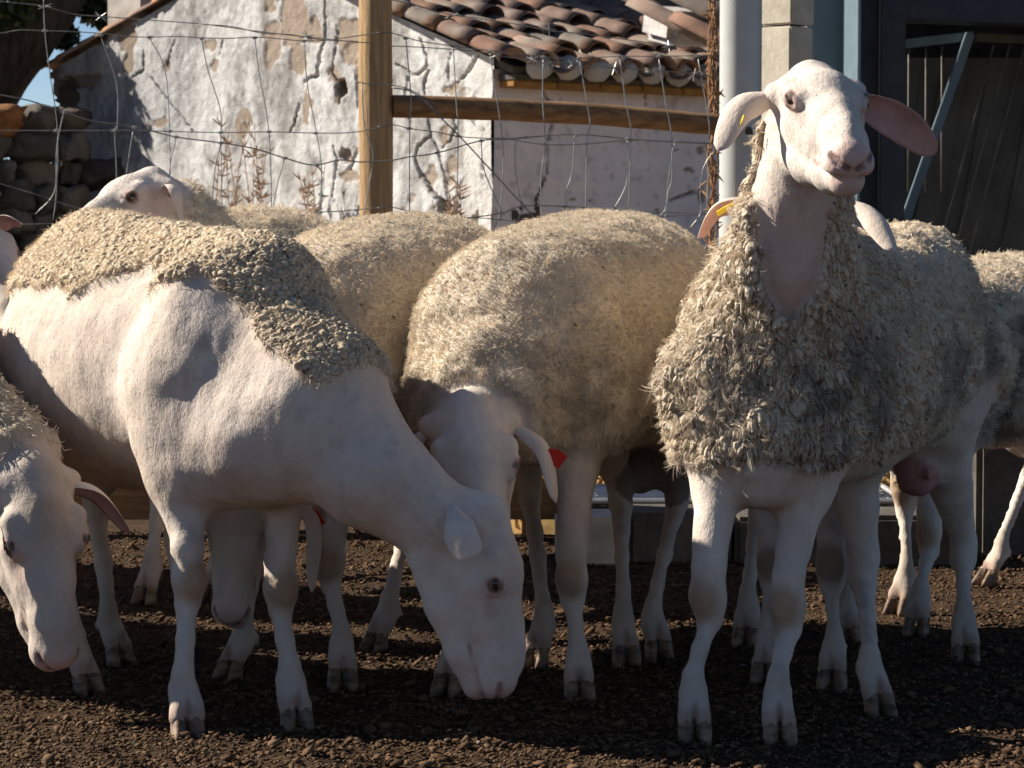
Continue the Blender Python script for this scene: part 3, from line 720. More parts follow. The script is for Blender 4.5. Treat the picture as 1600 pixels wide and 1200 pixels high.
pxbox('jamb', 1340, 1371, 9.86, .14, -.01, 2.7, M['steel_dark'], se2); pxbox('jamb', 1372.5, 1411, 9.80, .16, -.01, 2.7, M['steel_dark'], se2)
# barn: lintel, wall above, inner walls and roof keep the doorway dark
barn = empty('barn', (*P(1700, 600, 11)[:2], 0)); tag(barn, 'barn with a dark doorway and a pale block wall above its lintel', 'barn')
lz0, lz1 = P(1500, 62, 9.8)[2], P(1500, 5, 9.8)[2]
x0 = P(1400, 600, 9.8)[0]; x1 = x0 + 4.2
o = box_obj('lintel', ((x0 + x1) / 2 + .01, 9.9, (lz0 + lz1) / 2), x1 - x0, .16, lz1 - lz0, M['steel_dark'], barn, ry=math.radians(2.0), bev=.004)
for i in range(6):
    for j in range(2):
        box_obj('block', (x0 + .45 + i * .47 + .2 * (j % 2), 10.02, lz1 + .13 + j * .24), .46, .2, .23, M['barn_wall'], barn, bev=.008)
box_obj('back_wall', (x0 + 2.25, 13.4, 1.35), 4.3, .2, 2.7, M['concrete_dark'], barn)
box_obj('side_wall', (x0 - .05, 11.75, 1.35), .15, 3.1, 2.7, M['concrete_dark'], barn)
box_obj('side_wall', (x0 + 4.4, 11.7, 1.35), .2, 3.4, 2.7, M['concrete_dark'], barn)
box_obj('barn_roof', (x0 + 2.1, 11.7, 2.78), 5.2, 4.0, .08, M['steel_dark'], barn)
# gate leaf hung inside the doorway
gt = empty('barn_gate', (*P(1530, 600, 10.1)[:2], 0)); tag(gt, 'dark metal gate leaf with slanting frame bar and thin rods in the barn doorway', 'gate')
GD = 10.1
def bar(pts, r, mat, name='rod', sides=6): 
    v, f = tube([P(x, y, d) for x, y, d in pts], r, sides); o = mesh_obj(name, v, f, M[mat], smooth=sides > 4); adopt(o, gt)
def flat(p0, p1, wpx, th, mat, name, d):
    a = P(*p0, d); b3 = P(*p1, d); L = np.linalg.norm(b3 - a); ang = math.atan2(b3[2] - a[2], b3[0] - a[0])
    v, f = box((a + b3) / 2, L, th, wpx / (F / d), 0, 0, -ang, .003); o = mesh_obj(name, v, f, M[mat]); adopt(o, gt)
flat((1405, 70), (1521, 56), 14, .03, 'steel', 'top_bar', GD)
flat((1516, 52), (1412, 350), 14, .03, 'steel', 'slanting_bar', GD - .04)
flat((1412, 340), (1395, 440), 15, .03, 'steel', 'slanting_bar', GD - .04)
flat((1521, 58), (1700, 66), 14, .03, 'gate_sheet', 'top_bar', GD + .02)
for x in (1420, 1447, 1472): bar([(x, 72, GD), (x - 1, 300, GD)], .0035, 'gate_bar')
for i, x in enumerate((1553, 1578, 1602, 1626, 1650)): bar([(x, 70, GD + .01), (x - 62, 300, GD + .01), (x - 105, 460, GD + .01)], .004, 'gate_bar' if i < 3 else 'gate_sheet')
for i in range(8):          # overlapping sheet panels, each a slanting strip
    xa = 1405 + i * 36
    q = [P(xa, 90, GD + .12), P(xa + 37, 90, GD + .12), P(xa + 37 - 70, 470, GD + .12), P(xa - 70, 470, GD + .12)]
    off = A3(0, .012 + .012 * (i % 2), 0); vv = [p + off for p in q] + [p + off + A3(0, .02, 0) for p in q]
    o = mesh_obj('sheet_panel', vv, [(3, 2, 1, 0), (4, 5, 6, 7), (0, 1, 5, 4), (1, 2, 6, 5), (2, 3, 7, 6), (3, 0, 4, 7)], M['gate_sheet']); adopt(o, gt)

# ================================================================== LOW THINGS SEEN BETWEEN THE LEGS
tr = empty('feed_kerb', (*G(900, 890)[:2], 0)); tag(tr, 'low broken concrete kerb behind the flock', 'kerb')
xs = [.10, .27, .52, .80, 1.06]
for i in range(len(xs) - 1):
    dk = 6.34 + random.uniform(-.02, .02) + (.03 if i == 1 else 0)
    box_obj('kerb_block', ((xs[i] + xs[i + 1]) / 2, dk + .11, .05 + (.005 if i == 1 else 0)), xs[i + 1] - xs[i] - .006, .22, .12 + (i % 2) * .008, M['concrete'] if i == 0 else M['concrete_dark'], tr, rz=random.uniform(-.015, .015), bev=.012)
lw = empty('low_wall', (*P(1520, 800, 6.5)[:2], 0)); tag(lw, 'dark low concrete wall behind the ewe grazing at the barn side', 'wall')
box_obj('wall_slab', (1.62, 6.62, .2), 1.0, .14, .44, M['concrete_dark'], lw, rz=.02, bev=.015); 
# wire grating lying on the kerb
gg = empty('wire_grating', P(1005, 820, 6.6)); tag(gg, 'pale diamond wire grating lying flat behind the concrete kerb', 'grating')
V = []; Fs = []
gx0, gx1, gy0, gy1, gz = .16, .95, 6.58, 6.95, .125
for i in range(-14, 44):
    for sgn in (1, -1):
        xa = gx0 + i * .028; pts = []
        for t in np.linspace(0, 1, 8):
            x = xa + sgn * t * (gy1 - gy0) * 1.0; y = gy0 + t * (gy1 - gy0)
            if gx0 <= x <= gx1: pts.append(A3(x, y, gz + .002 * sgn))
        if len(pts) > 1:
            v, f = tube(pts, .0028, 4); k = len(V); V += list(v); Fs += [tuple(q + k for q in w2) for w2 in f]
o = mesh_obj('grid', V, Fs, M['mesh_metal']); adopt(o, gg)
V = []; Fs = []
for a, b3 in (((gx0, gy0), (gx1, gy0)), ((gx0, gy1), (gx1, gy1)), ((gx0, gy0), (gx0, gy1)), ((gx1, gy0), (gx1, gy1))):
    v, f = tube([A3(*a, gz), A3(*b3, gz)], .007, 6); k = len(V); V += list(v); Fs += [tuple(q + k for q in w2) for w2 in f]
o = mesh_obj('frame', V, Fs, M['mesh_metal']); adopt(o, gg)
for i, y in enumerate((6.62, 6.78, 6.92)): box_obj('bearer', (.55, y, .06), .84, .05, .115, M['concrete_dark'], gg, bev=.006)
# boards behind
pb = empty('board_barrier', (*P(500, 800, 7.0)[:2], 0)); tag(pb, 'low barrier of brown horizontal boards behind the flock', 'barrier')
for i, z in enumerate((.09, .21, .33)):
    box_obj('board', (-.62, 6.98 + random.uniform(0, .015), z), 1.5, .025, .105, M['plank'], pb, rz=random.uniform(-.01, .01), bev=.004)
for x in (-1.25, -.6, .05): box_obj('stake', (x, 7.03, .2), .05, .05, .42, M['plank'], pb, bev=.004)
# straw bank
N = 2600
c = np.stack([rng.uniform(.0, 1.3, N), rng.uniform(7.1, 7.5, N), rng.random(N) ** 1.5 * .30], 1); c[:, 2] *= .35 + .65 * sstep(1.35, .9, c[:, 0])
dirs = rng.normal(size=(N, 3)) * A3(1, .7, .35); dirs /= np.linalg.norm(dirs, axis=1)[:, None]; ln = rng.uniform(.03, .09, (N, 1)); nn = np.cross(dirs, rng.normal(size=(N, 3))); nn /= np.linalg.norm(nn, axis=1)[:, None]; n2 = np.cross(dirs, nn)
wd = .0022
ring = [nn * wd, (-.5 * nn + .87 * n2) * wd, (-.5 * nn - .87 * n2) * wd]
V = np.stack([c - dirs * ln + r_ for r_ in ring] + [c + dirs * ln + r_ for r_ in ring], 1).reshape(-1, 3)
fi = np.array([[0, 1, 4, 3], [1, 2, 5, 4], [2, 0, 3, 5]]); Fq = (fi[None] + (np.arange(N) * 6)[:, None, None]).reshape(-1, 4)
o = np_mesh('straw', V, Fq, M['straw'], smooth=False); tag(o, 'golden straw heaped on the ground behind the wire grating', 'straw', kind='stuff')
V = np.array([(0, 0, 0)]); u = np.linspace(-.05, 1.35, 30); w_ = np.linspace(7.05, 7.7, 12); U, W = np.meshgrid(u, w_); Q = np.stack([U.ravel(), W.ravel(), 0 * U.ravel()], 1)
Q[:, 2] = .24 * np.sin(np.clip((W.ravel() - 7.05) / .65, 0, 1) * math.pi) * (.5 + .5 * sstep(1.35, .9, Q[:, 0])) * (.7 + .6 * vnoise(Q, 9, 4)) - .01
i = (np.arange(11)[:, None] * 30 + np.arange(29)[None]).ravel()
o = np_mesh('straw_heap', Q, np.stack([i, i + 1, i + 31, i + 30], 1), M['straw']); tag(o, 'packed mound beneath the loose straw', 'straw', kind='stuff')

# ================================================================== SHEEP
class SDF:
    def __init__(self): self.pr = []
    def add(self, kind, par, k, grp, op=1):
        if kind == 'cone':
            a, b, r1, r2 = par; lo = np.minimum(a - r1, b - r2); hi = np.maximum(a + r1, b + r2)
        elif kind == 'ell':
            c, R, rad = par; m = max(rad); lo, hi = c - m, c + m
        else:
            m = par['m']; lo = np.minimum(par['a'], par['b']) - m; hi = np.maximum(par['a'], par['b']) + m
        self.pr.append((kind, par, k, grp, op, lo, hi))
    def cone(self, a, b, r1, r2, k=.02, grp='leg', op=1): self.add('cone', (np.asarray(a, float), np.asarray(b, float), r1, r2), k, grp, op)
    def ell(self, c, R, rad, k=.02, grp='torso', op=1): self.add('ell', (np.asarray(c, float), np.asarray(R, float), np.asarray(rad, float)), k, grp, op)
    def chain(self, pts, rads, k=.02, grp='leg'):
        for i in range(len(pts) - 1): self.cone(pts[i], pts[i + 1], rads[i], rads[i + 1], k[min(i, len(k) - 1)] if isinstance(k, (list, tuple)) else k, grp)
    @staticmethod
    def ev(kind, par, X, Y, Z):
        if kind == 'cone':
            a, b, r1, r2 = par; ab = b - a; l2 = ab @ ab + 1e-12
            dx, dy, dz = X - a[0], Y - a[1], Z - a[2]
            t = np.clip((dx * ab[0] + dy * ab[1] + dz * ab[2]) / l2, 0, 1)
            return np.sqrt((dx - t * ab[0]) ** 2 + (dy - t * ab[1]) ** 2 + (dz - t * ab[2]) ** 2) - (r1 + (r2 - r1) * t)
        if kind == 'ell':
            c, R, rad = par; dx, dy, dz = X - c[0], Y - c[1], Z - c[2]
            u = (R[0][0] * dx + R[0][1] * dy + R[0][2] * dz) / rad[0]; v = (R[1][0] * dx + R[1][1] * dy + R[1][2] * dz) / rad[1]; w = (R[2][0] * dx + R[2][1] * dy + R[2][2] * dz) / rad[2]
            q = np.sqrt(u * u + v * v + w * w) + 1e-9; g2 = np.sqrt((u / rad[0]) ** 2 + (v / rad[1]) ** 2 + (w / rad[2]) ** 2) + 1e-9
            return q * (q - 1) / g2
        a, b = par['a'], par['b']; ax = par['ax']; lt = par['lt']; L = par['L']
        dx, dy = X - a[0], Y - a[1]
        s = dx * ax[0] + dy * ax[1]; t = np.clip(s / L, 0, 1); over = s - t * L
        lat = dx * lt[0] + dy * lt[1]
        w = np.interp(t, par['t'], par['w']); h = np.interp(t, par['t'], par['h']); cz = np.interp(t, par['t'], par['c'])
        e = np.where(over < 0, par['e0'], par['e1'])
        vz = Z - cz
        hh = np.where(vz > 0, h * par.get('up', 1.0), h)
        u = lat / w; v = vz / hh; o = over / e
        q = (np.abs(u) ** 2.25 + np.abs(v) ** 2.25 + np.abs(o) ** 2.25) ** (1 / 2.25) + 1e-9
        return (q - 1) * np.minimum(np.minimum(w, h), 1) * .95
    def grid(self, xs, ys, zs):
        D = np.full((len(xs), len(ys), len(zs)), .5, np.float32)
        for kind, par, k, grp, op, lo, hi in self.pr:
            m = k + .02
            sl = []
            for ax, (l, h) in zip((xs, ys, zs), zip(lo - m, hi + m)):
                i0, i1 = np.searchsorted(ax, l), np.searchsorted(ax, h); sl.append(slice(i0, i1))
            if any(s.stop <= s.start for s in sl): continue
            X = xs[sl[0]].astype(np.float32)[:, None, None]; Y = ys[sl[1]].astype(np.float32)[None, :, None]; Z = zs[sl[2]].astype(np.float32)[None, None, :]
            d = self.ev(kind, par, X, Y, Z).astype(np.float32)
            A = D[tuple(sl)]
            if op > 0:
                h = np.maximum(k - np.abs(A - d), 0) / k; D[tuple(sl)] = np.minimum(A, d) - h * h * k * .25
            else:
                d = -d; h = np.maximum(k - np.abs(A - d), 0) / k; D[tuple(sl)] = np.maximum(A, d) + h * h * k * .25
        return D
    def evalp(self, Pn):
        D = np.full(len(Pn), .5)
        for kind, par, k, g_, op, lo, hi in self.pr:
            d = self.ev(kind, par, Pn[:, 0], Pn[:, 1], Pn[:, 2])
            if op > 0: h = np.maximum(k - np.abs(D - d), 0) / k; D = np.minimum(D, d) - h * h * k * .25
            else: d = -d; h = np.maximum(k - np.abs(D - d), 0) / k; D = np.maximum(D, d) + h * h * k * .25
        return D
    def surf(self, p, d, far=.12):
        t = np.linspace(0, far, 240); v = self.evalp(np.asarray(p)[None] + np.outer(t, unit(d))); i = np.argmax(v > 0)
        return np.asarray(p) + unit(d) * t[i]
    def group(self, grp, Pn):
        r = np.full(len(Pn), .5)
        for kind, par, k, g_, op, lo, hi in self.pr:
            if g_ == grp and op > 0: r = np.minimum(r, self.ev(kind, par, Pn[:, 0], Pn[:, 1], Pn[:, 2]))
        return r
    def bounds(self):
        lo = np.min([p[5] for p in self.pr], 0); hi = np.max([p[6] for p in self.pr], 0); return lo - .03, hi + .03
def axis_coords(lo, hi, flo, fhi, hb, hf):
    out = [lo]
    while out[-1] < hi:
        x = out[-1]
        if flo is None: st = hb
        else:
            dd = max(flo - x, x - fhi, 0); st = min(hb, hf + dd * .10)
        out.append(x + st)
    return np.array(out)
def surface_nets(D, xs, ys, zs):
    S = D < 0
    nx, ny, nz = D.shape
    c = np.zeros((nx - 1, ny - 1, nz - 1), np.uint8)
    for i in (0, 1):
        for j in (0, 1):
            for k in (0, 1): c += S[i:nx - 1 + i, j:ny - 1 + j, k:nz - 1 + k]
    act = (c > 0) & (c < 8)
    I, J, Kk = np.nonzero(act)
    idx = np.full(act.shape, -1, np.int32); idx[I, J, Kk] = np.arange(len(I))
    pos = np.zeros((len(I), 3)); cnt = np.zeros(len(I))
    corners = [(i, j, k) for i in (0, 1) for j in (0, 1) for k in (0, 1)]
    ax = (xs, ys, zs)
    for a in corners:
        for d in range(3):
            if a[d] == 1: continue
            b = list(a); b[d] = 1
            va = D[I + a[0], J + a[1], Kk + a[2]]; vb = D[I + b[0], J + b[1], Kk + b[2]]
            m = (va < 0) != (vb < 0)
            t = np.where(m, va / (va - vb + 1e-20), 0)
            pa = np.stack([xs[I + a[0]], ys[J + a[1]], zs[Kk + a[2]]], 1); pb_ = np.stack([xs[I + b[0]], ys[J + b[1]], zs[Kk + b[2]]], 1)
            pos += np.where(m[:, None], pa + (pb_ - pa) * t[:, None], 0); cnt += m
    pos /= cnt[:, None]
    quads = []
    for d in range(3):
        sl0 = [slice(1, -1)] * 3; sl0[d] = slice(0, -1); sl1 = [slice(1, -1)] * 3; sl1[d] = slice(1, None)
        s0 = S[tuple(sl0)]; s1 = S[tuple(sl1)]
        for flag, flip in ((s0 & ~s1, False), (~s0 & s1, True)):
            i, j, k = np.nonzero(flag)
            base = [i + 1, j + 1, k + 1]; base[d] = base[d] - 1
            e1, e2 = (d + 1) % 3, (d + 2) % 3
            def cell(o1, o2):
                q = [base[0].copy(), base[1].copy(), base[2].copy()]; q[e1] = q[e1] - o1; q[e2] = q[e2] - o2
                return idx[q[0], q[1], q[2]]
            qd = np.stack([cell(1, 1), cell(0, 1), cell(0, 0), cell(1, 0)], 1)
            if flip: qd = qd[:, ::-1]
            quads.append(qd)
    return pos, np.concatenate(quads)
def smooth_mesh(V, Q, it=1, lam=.5, w=None):
    E = np.concatenate([Q[:, [0, 1]], Q[:, [1, 2]], Q[:, [2, 3]], Q[:, [3, 0]]])
    n = len(V); deg = np.bincount(E[:, 0], minlength=n) + np.bincount(E[:, 1], minlength=n)
    for _ in range(it):
        s = np.stack([np.bincount(E[:, 0], V[E[:, 1], a], n) + np.bincount(E[:, 1], V[E[:, 0], a], n) for a in range(3)], 1) / np.maximum(deg, 1)[:, None]
        V = V + (s - V) * lam if w is None else V + (s - V) * (lam * w)[:, None]
    return V
def vnormals(V, Q):
    n = np.cross(V[Q[:, 2]] - V[Q[:, 0]], V[Q[:, 3]] - V[Q[:, 1]]); ar = .5 * np.linalg.norm(n, axis=1)
    N = np.zeros_like(V)
    for a in range(3):
        for c in range(4): N[:, a] += np.bincount(Q[:, c], n[:, a], len(V))
    return N / (np.linalg.norm(N, axis=1)[:, None] + 1e-12), ar

SKIN = A3(.69, .585, .50); SKINW = A3(.72, .63, .55); PINK = A3(.60, .38, .33); WOOL = A3(.60, .51, .39); WOOLD = A3(.20, .165, .13); TAN = A3(.36, .23, .13)

def frame(fwd, up):
    f = unit(fwd); u = np.asarray(up, float); u = unit(u - f * (u @ f)); r = np.cross(f, u)   # r = animal's right
    return f, r, u
def ear_geom(base, tip, mid, open_dir, width, seg=16, across=9, curl=1.0, blunt=0.0):
    path = np.array(spline([base, mid, tip], seg // 2)); n = len(path)
    V = []; inner = []
    for i in range(n):
        t = i / (n - 1); tan = unit(path[min(i + 1, n - 1)] - path[max(i - 1, 0)])
        nrm = np.asarray(open_dir, float); nrm = unit(nrm - tan * (nrm @ tan)); side = np.cross(tan, nrm)
        w = width * (np.interp(t, [0, .12, .35, .6, .85, .95, 1], [.60, .78, 1.0, .92, .64 + .3 * blunt, .42 + .45 * blunt, .08 + .6 * blunt]))
        cv = curl * np.interp(t, [0, .2, .6, 1], [2.3, 1.5, .8, .35])
        for lay in (0, 1):
            for k in range(across):
                s = (k / (across - 1) * 2 - 1)
                if cv > .05:
                    R_ = w / cv; a = s * cv * .5 * 2 * .9
                    off = side * math.sin(a) * R_ + nrm * (R_ * (1 - math.cos(a)))
                else: off = side * s * w
                th = (.0032 if lay else -.0012) * (1 - .75 * s * s) * (1 - .5 * t)
                V.append(path[i] + off - nrm * th * 1.0); inner.append(0 if lay else 1)
    Q = []
    S = across * 2
    for i in range(n - 1):
        for k in range(across - 1):
            a = i * S + k; Q.append((a, a + 1, a + 1 + S, a + S)); a += across; Q.append((a, a + S, a + 1 + S, a + 1))
        for k, fl in ((0, 1), (across - 1, 0)):
            a = i * S + k; b = a + across; Q.append((a, a + S, b + S, b) if fl else (a, b, b + S, a + S))
    a = (n - 1) * S
    for k in range(across - 1): Q.append((a + k, a + k + 1, a + across + k + 1, a + across + k))
    return np.array(V), np.array(Q), np.array(inner, float)

def claw(pos, f, w=.0122, L=.052, h=.034):
    """one half of a cloven hoof, toe along f"""
    f = unit(A3(f[0], f[1], 0)); r = A3(f[1], -f[0], 0)
    rings = []
    for z, sc, back in ((-.003, 1.0, 0), (.010, .97, .001), (h * .75, .78, .004), (h, .70, .005)):
        ring = []
        for k in range(12):
            a = 2 * math.pi * k / 12; x = math.cos(a); y = math.sin(a)
            fx = x * L * .5 * (1.0 if x > 0 else .8); taper = 1 - .35 * max(x, 0)
            fx = fx * sc - (z * .55 if x > 0 else z * .15)
            ring.append(pos + f * (fx) + r * y * w * taper * (.85 + .15 * sc) + A3(0, 0, z))
        rings.append(ring)
    V = [v for rg in rings for v in rg]; Fs = []
    for i in range(3):
        for k in range(12): a = i * 12 + k; b = i * 12 + (k + 1) % 12; Fs.append((a, b, b + 12, a + 12))
    Fs += [tuple(range(11, -1, -1)), tuple(range(36, 48))]
    return V, Fs

def make_sheep(name, sp):
    S = SDF()
    sc = sp.get('scale', 1.0)
    Cf, Cr = sp['chest'], sp['rump']
    ax3 = unit(A3(Cr[0] - Cf[0], Cr[1] - Cf[1], 0)); bf = -ax3; lt = A3(-ax3[1], ax3[0], 0)   # lt: animal's right when looking... lateral axis
    L = float(np.hypot(Cr[0] - Cf[0], Cr[1] - Cf[1]))
    T = dict(a=Cf, b=Cr, ax=ax3, lt=lt, L=L, t=sp.get('t', [0, .2, .45, .7, .88, 1]), w=np.array(sp['w']), h=np.array(sp['h']), c=np.array(sp['c']), e0=sp.get('e0', .12), e1=sp.get('e1', .13), m=.4, up=sp.get('up', 1.0))
    td = np.linspace(0, 1, 81); ker = np.hanning(21); ker /= ker.sum()
    for kk_ in ('w', 'h', 'c'):
        y_ = np.interp(td, T['t'], T[kk_]); yp = np.concatenate([2 * y_[0] - y_[10:0:-1], y_, 2 * y_[-1] - y_[-2:-12:-1]]); T[kk_] = np.convolve(yp, ker, 'valid')
    T['t'] = td
    S.add('torso', T, .05, 'torso')
    # legs --------------------------------------------------------
    hooves = []; knees = []
    def leg(hoof, top, kind, toe=None, thick=1.0, knee=None):
        hoof = np.asarray(hoof, float).copy(); hoof[2] = 0; toe = bf if toe is None else unit(toe)
        top = np.asarray(top, float)
        base = hoof - toe * .012
        fet = base - toe * .026 + A3(0, 0, .070)
        if kind == 'f':
            kn = fet + (top - fet) * .42 * A3(1, 1, 0) + A3(0, 0, 0); kn[2] = .245; kn = kn + bf * .012 if knee is None else np.asarray(knee, float)
            el = top * .62 + kn * .38; el[2] = max(top[2] * .5 + kn[2] * .5, .38)
            sh = top
            c1 = fet * .55 + kn * .45
            S.chain([sh, el, kn + A3(0, 0, .05), kn, kn - A3(0, 0, .035), c1, fet + A3(0, 0, .022), fet], np.array([.080, .036, .0250, .0240, .0185, .0130, .0150, .0205]) * thick, [.09, .025, .010], 'leg')
            S.ell(kn + bf * .006, np.stack([bf, lt, A3(0, 0, 1)]), [.0255 * thick, .0250 * thick, .034], .012, 'leg')
        else:
            hk = fet + A3(0, 0, 0); hk = fet * .5 + top * .5; hk[2] = .30; hk = hk - bf * .075 if knee is None else np.asarray(knee, float)
            st = top * .65 + hk * .35 + bf * .085; st[2] = .44
            c1 = fet * .55 + hk * .45
            S.chain([top, st, hk * .55 + st * .45, hk, hk - A3(0, 0, .04) , c1, fet + A3(0, 0, .022), fet], np.array([.115, .072, .038, .0225, .0195, .0140, .0155, .0205]) * thick, [.05, .03, .012], 'leg')
            S.cone(hk - bf * .012 + A3(0, 0, .012), hk - A3(0, 0, .03), .016, .016, .02, 'leg')
            kn = hk
        knees.append((kn, kind))
        side = A3(toe[1], -toe[0], 0)
        for s in (-1, 1):
            cp_ = base + side * s * .0152 + toe * .013 + A3(0, 0, .030)
            S.cone(fet + side * s * .005, cp_, .0180, .0122, .005, 'foot')
            tdir = unit(toe + side * s * .12)
            hooves.append((hoof + side * s * .0148 + toe * .012, tdir))
            S.cone(fet - toe * .018 + side * s * .012 - A3(0, 0, .006), fet - toe * .022 + side * s * .012 - A3(0, 0, .016), .0075, .005, .006, 'foot')
    for (hf, tp_, kind, kw) in sp['legs']: leg(hf, tp_, kind, **kw)
    # neck --------------------------------------------------------
    npts, nr_ = sp['neck']
    S.chain([np.asarray(p, float) for p in npts], nr_, sp.get('neck_k', .06), 'neck')
    for e in sp.get('extra', []):
        getattr(S, e[0])(*e[1], **e[2])
    # head --------------------------------------------------------
    O = np.asarray(sp['head'], float); f, r, u = frame(sp['fwd'], sp['up_v']); hs = sp.get('hs', 1.1)
    def H(x, y, z): return O + (f * x + r * y + u * z) * hs
    R = np.stack([f, r, u])
    S.cone(H(.0, 0, -.004), H(.07, 0, .004), .053 * hs, .053 * hs, .03, 'head')
    S.ell(H(.055, 0, .010), R, np.array([.080, .051, .047]) * hs, .012, 'head')
    S.chain([H(.07, 0, .008), H(.14, 0, .000), H(.20, 0, -.010), H(.238, 0, -.018)], np.array([.046, .037, .032, .030]) * hs, .014, 'head')
    S.ell(H(.135, 0, .013), R, np.array([.100, .021, .027]) * hs, .016, 'head')              # roman nose
    for s in (-1, 1):
        S.chain([H(.035, s * .022, -.071), H(.11, s * .017, -.067), H(.185, s * .009, -.058), H(.238, s * .003, -.052)], np.array([.038, .031, .025, .019]) * hs, .016, 'head')   # jaw
        S.cone(H(.055, s * .047, .027), H(.092, s * .042, .024), .017 * hs, .0135 * hs, .012, 'head')       # brow
        S.cone(H(.085, s * .040, -.012), H(.150, s * .022, -.02), .017 * hs, .014 * hs, .02, 'head')     # cheek ridge
        S.cone(H(.055, s * .022, -.030), H(.150, s * .010, -.030), .036 * hs, .029 * hs, .012, 'head')   # flat of the cheek
        S.ell(H(.234, s * .015, -.027), R, np.array([.029, .0225, .0215]) * hs, .010, 'head')               # lip
        S.cone(H(.0, s * .042, .008), H(-.004, s * .056, .004), .021 * hs, .018 * hs, .02, 'head')        # ear root
    S.ell(H(-.012, 0, .030), R, np.array([.030, .028, .022]) * hs, .02, 'head')             # poll
    S.ell(H(.234, 0, -.056), R, np.array([.026, .024, .015]) * hs, .008, 'head')            # lower lip
    EX, EZ_ = .080, .019
    eyes = []
    for s in (-1, 1):
        ed = r * s * .93 + f * .30 + u * .08
        es = S.surf(H(EX, s * .02, EZ_), ed); ea = unit(ed); e1 = unit(f - ea * (f @ ea)); e1 = unit(e1 - u * .18); e2 = np.cross(e1, ea) * s; e2 = unit(e2) if (np.cross(e1, ea) @ u) * s > 0 else -unit(e2)
        if e2 @ u < 0: e2 = -e2
        eyes.append((es, ea, e1, e2))
    nos = []; mth = []
    for s in (-1, 1):
        nos.append([S.surf(H(.225, s * y0, z0), f * 1.0 + r * s * q) for y0, z0, q in ((.005, -.026, .05), (.012, -.018, .30), (.017, -.010, .75))])
        mth.append([S.surf(H(x0, 0, -.043), r * s + f * q) for x0, q in ((.225, 2.5), (.225, .8), (.215, .25), (.195, .1), (.175, 0))])
    for s, (es, ea, e1, e2) in zip((-1, 1), eyes):
        S.ell(es - ea * .003 * hs, np.stack([e1, ea, e2]), np.array([.0165, .012, .0090]) * hs, .005, 'cut', -1)           # socket
        for k in range(12):                                                                  # lid rim
            a0, a1 = 2 * math.pi * k / 12, 2 * math.pi * (k + 1) / 12
            def lid(a): return es + (e1 * .0170 * math.cos(a) + e2 * (.0085 if math.sin(a) > 0 else .0072) * math.sin(a) - ea * (.0045 * abs(math.cos(a)) - .001 - (.0015 if math.sin(a) > 0 else 0))) * hs
            S.cone(lid(a0), lid(a1), .0034 * hs, .0034 * hs, .004, 'lid')
    for s, nn_, mm in zip((-1, 1), nos, mth):
        for i in range(2): S.cone(nn_[i], nn_[i + 1], (.0035, .0062)[i] * hs, (.0062, .003)[i] * hs, .004, 'cut', -1)
        for i in range(4): S.cone(mm[i], mm[i + 1], .0040 * hs, .0040 * hs * (1 if i < 3 else .4), .004, 'cut', -1)
    S.cone(nos[0][0] * .5 + nos[1][0] * .5, mth[0][0] * .5 + mth[1][0] * .5, .0016 * hs, .0016 * hs, .004, 'cut', -1)
    # polygonise --------------------------------------------------
    lo, hi = S.bounds(); hp = np.stack([H(-.06, 0, 0), H(.28, 0, 0), H(.1, .08, .08), H(.1, -.08, -.1), H(.1, .08, -.1), H(.1, -.08, .08)])
    flo, fhi = hp.min(0) - .01, hp.max(0) + .01
    hb, hf_ = sp.get('res', (.009, .005))
    xs, ys, zs = [axis_coords(lo[i], hi[i], flo[i], fhi[i], hb, hf_) for i in range(3)]
    D = S.grid(xs, ys, zs)
    V, Q = surface_nets(D, xs, ys, zs); del D
    V = smooth_mesh(V, Q, 1, .5, np.clip(.25 + S.group('head', V) / .03, .25, 1))
    N, ar = vnormals(V, Q)
    # drop loose bits below ground etc. is not needed; masks -------
    dT, dN, dH, dL, dF = (S.group(g_, V) for g_ in ('torso', 'neck', 'head', 'leg', 'foot'))
    rel = V - A3(Cf[0], Cf[1], 0); tt = (rel @ ax3) / L; lat = rel @ lt
    info = dict(V=V, N=N, t=tt, lat=lat, z=V[:, 2], dT=dT, dN=dN, dH=dH, dL=dL, dF=dF, f=f, u=u, r=r, O=O, bf=bf, npts=npts)
    wool = np.clip(sp['wool'](info), 0, 1)
    disp = wool * (sp.get('woolt', .012) + (fbm(V, 14, 3, 7) - .5) * sp.get('woolamp', .03) + (fbm(V, 45, 2, 9) - .5) * sp.get('woolamp2', .014))
    V = V + N * disp[:, None] + N * ((1 - wool) * ((fbm(V, 18, 2, 3) - .5) * .007 + (fbm(V * A3(1, 1, .45), 42, 2, 45) - .5) * .0035) * (dH > .03))[:, None] + N * ((fbm(V, 32, 3, 5) - .5) * .0045 * (dH < .02) * sstep(.02, .035, np.linalg.norm(np.abs((V - O) @ np.stack([f, r, u], 1)) - np.abs((eyes[1][0] - O) @ np.stack([f, r, u], 1)), axis=1)) * sstep(.24, .20, (V - O) @ f))[:, None]
    N, ar = vnormals(V, Q)
    # colours ------------------------------------------------------
    tone = fbm(V, 7, 3, 21)[:, None]; mot = fbm(V, 26, 3, 23)[:, None]
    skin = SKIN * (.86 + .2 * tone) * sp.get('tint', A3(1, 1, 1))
    skin = skin * (1 - .28 * sstep(.52, .68, fbm(V, 5, 2, 27))[:, None]) + A3(.55, .40, .36) * .28 * sstep(.52, .68, fbm(V, 5, 2, 27))[:, None]
    m2 = sstep(.50, .66, fbm(V, 3.3, 3, 35))[:, None]; skin = skin * (1 - .30 * m2) + A3(.62, .50, .38) * .30 * m2
    m2 = sstep(.60, .70, fbm(V, 60, 2, 37))[:, None]; skin = skin * (1 - .14 * m2)
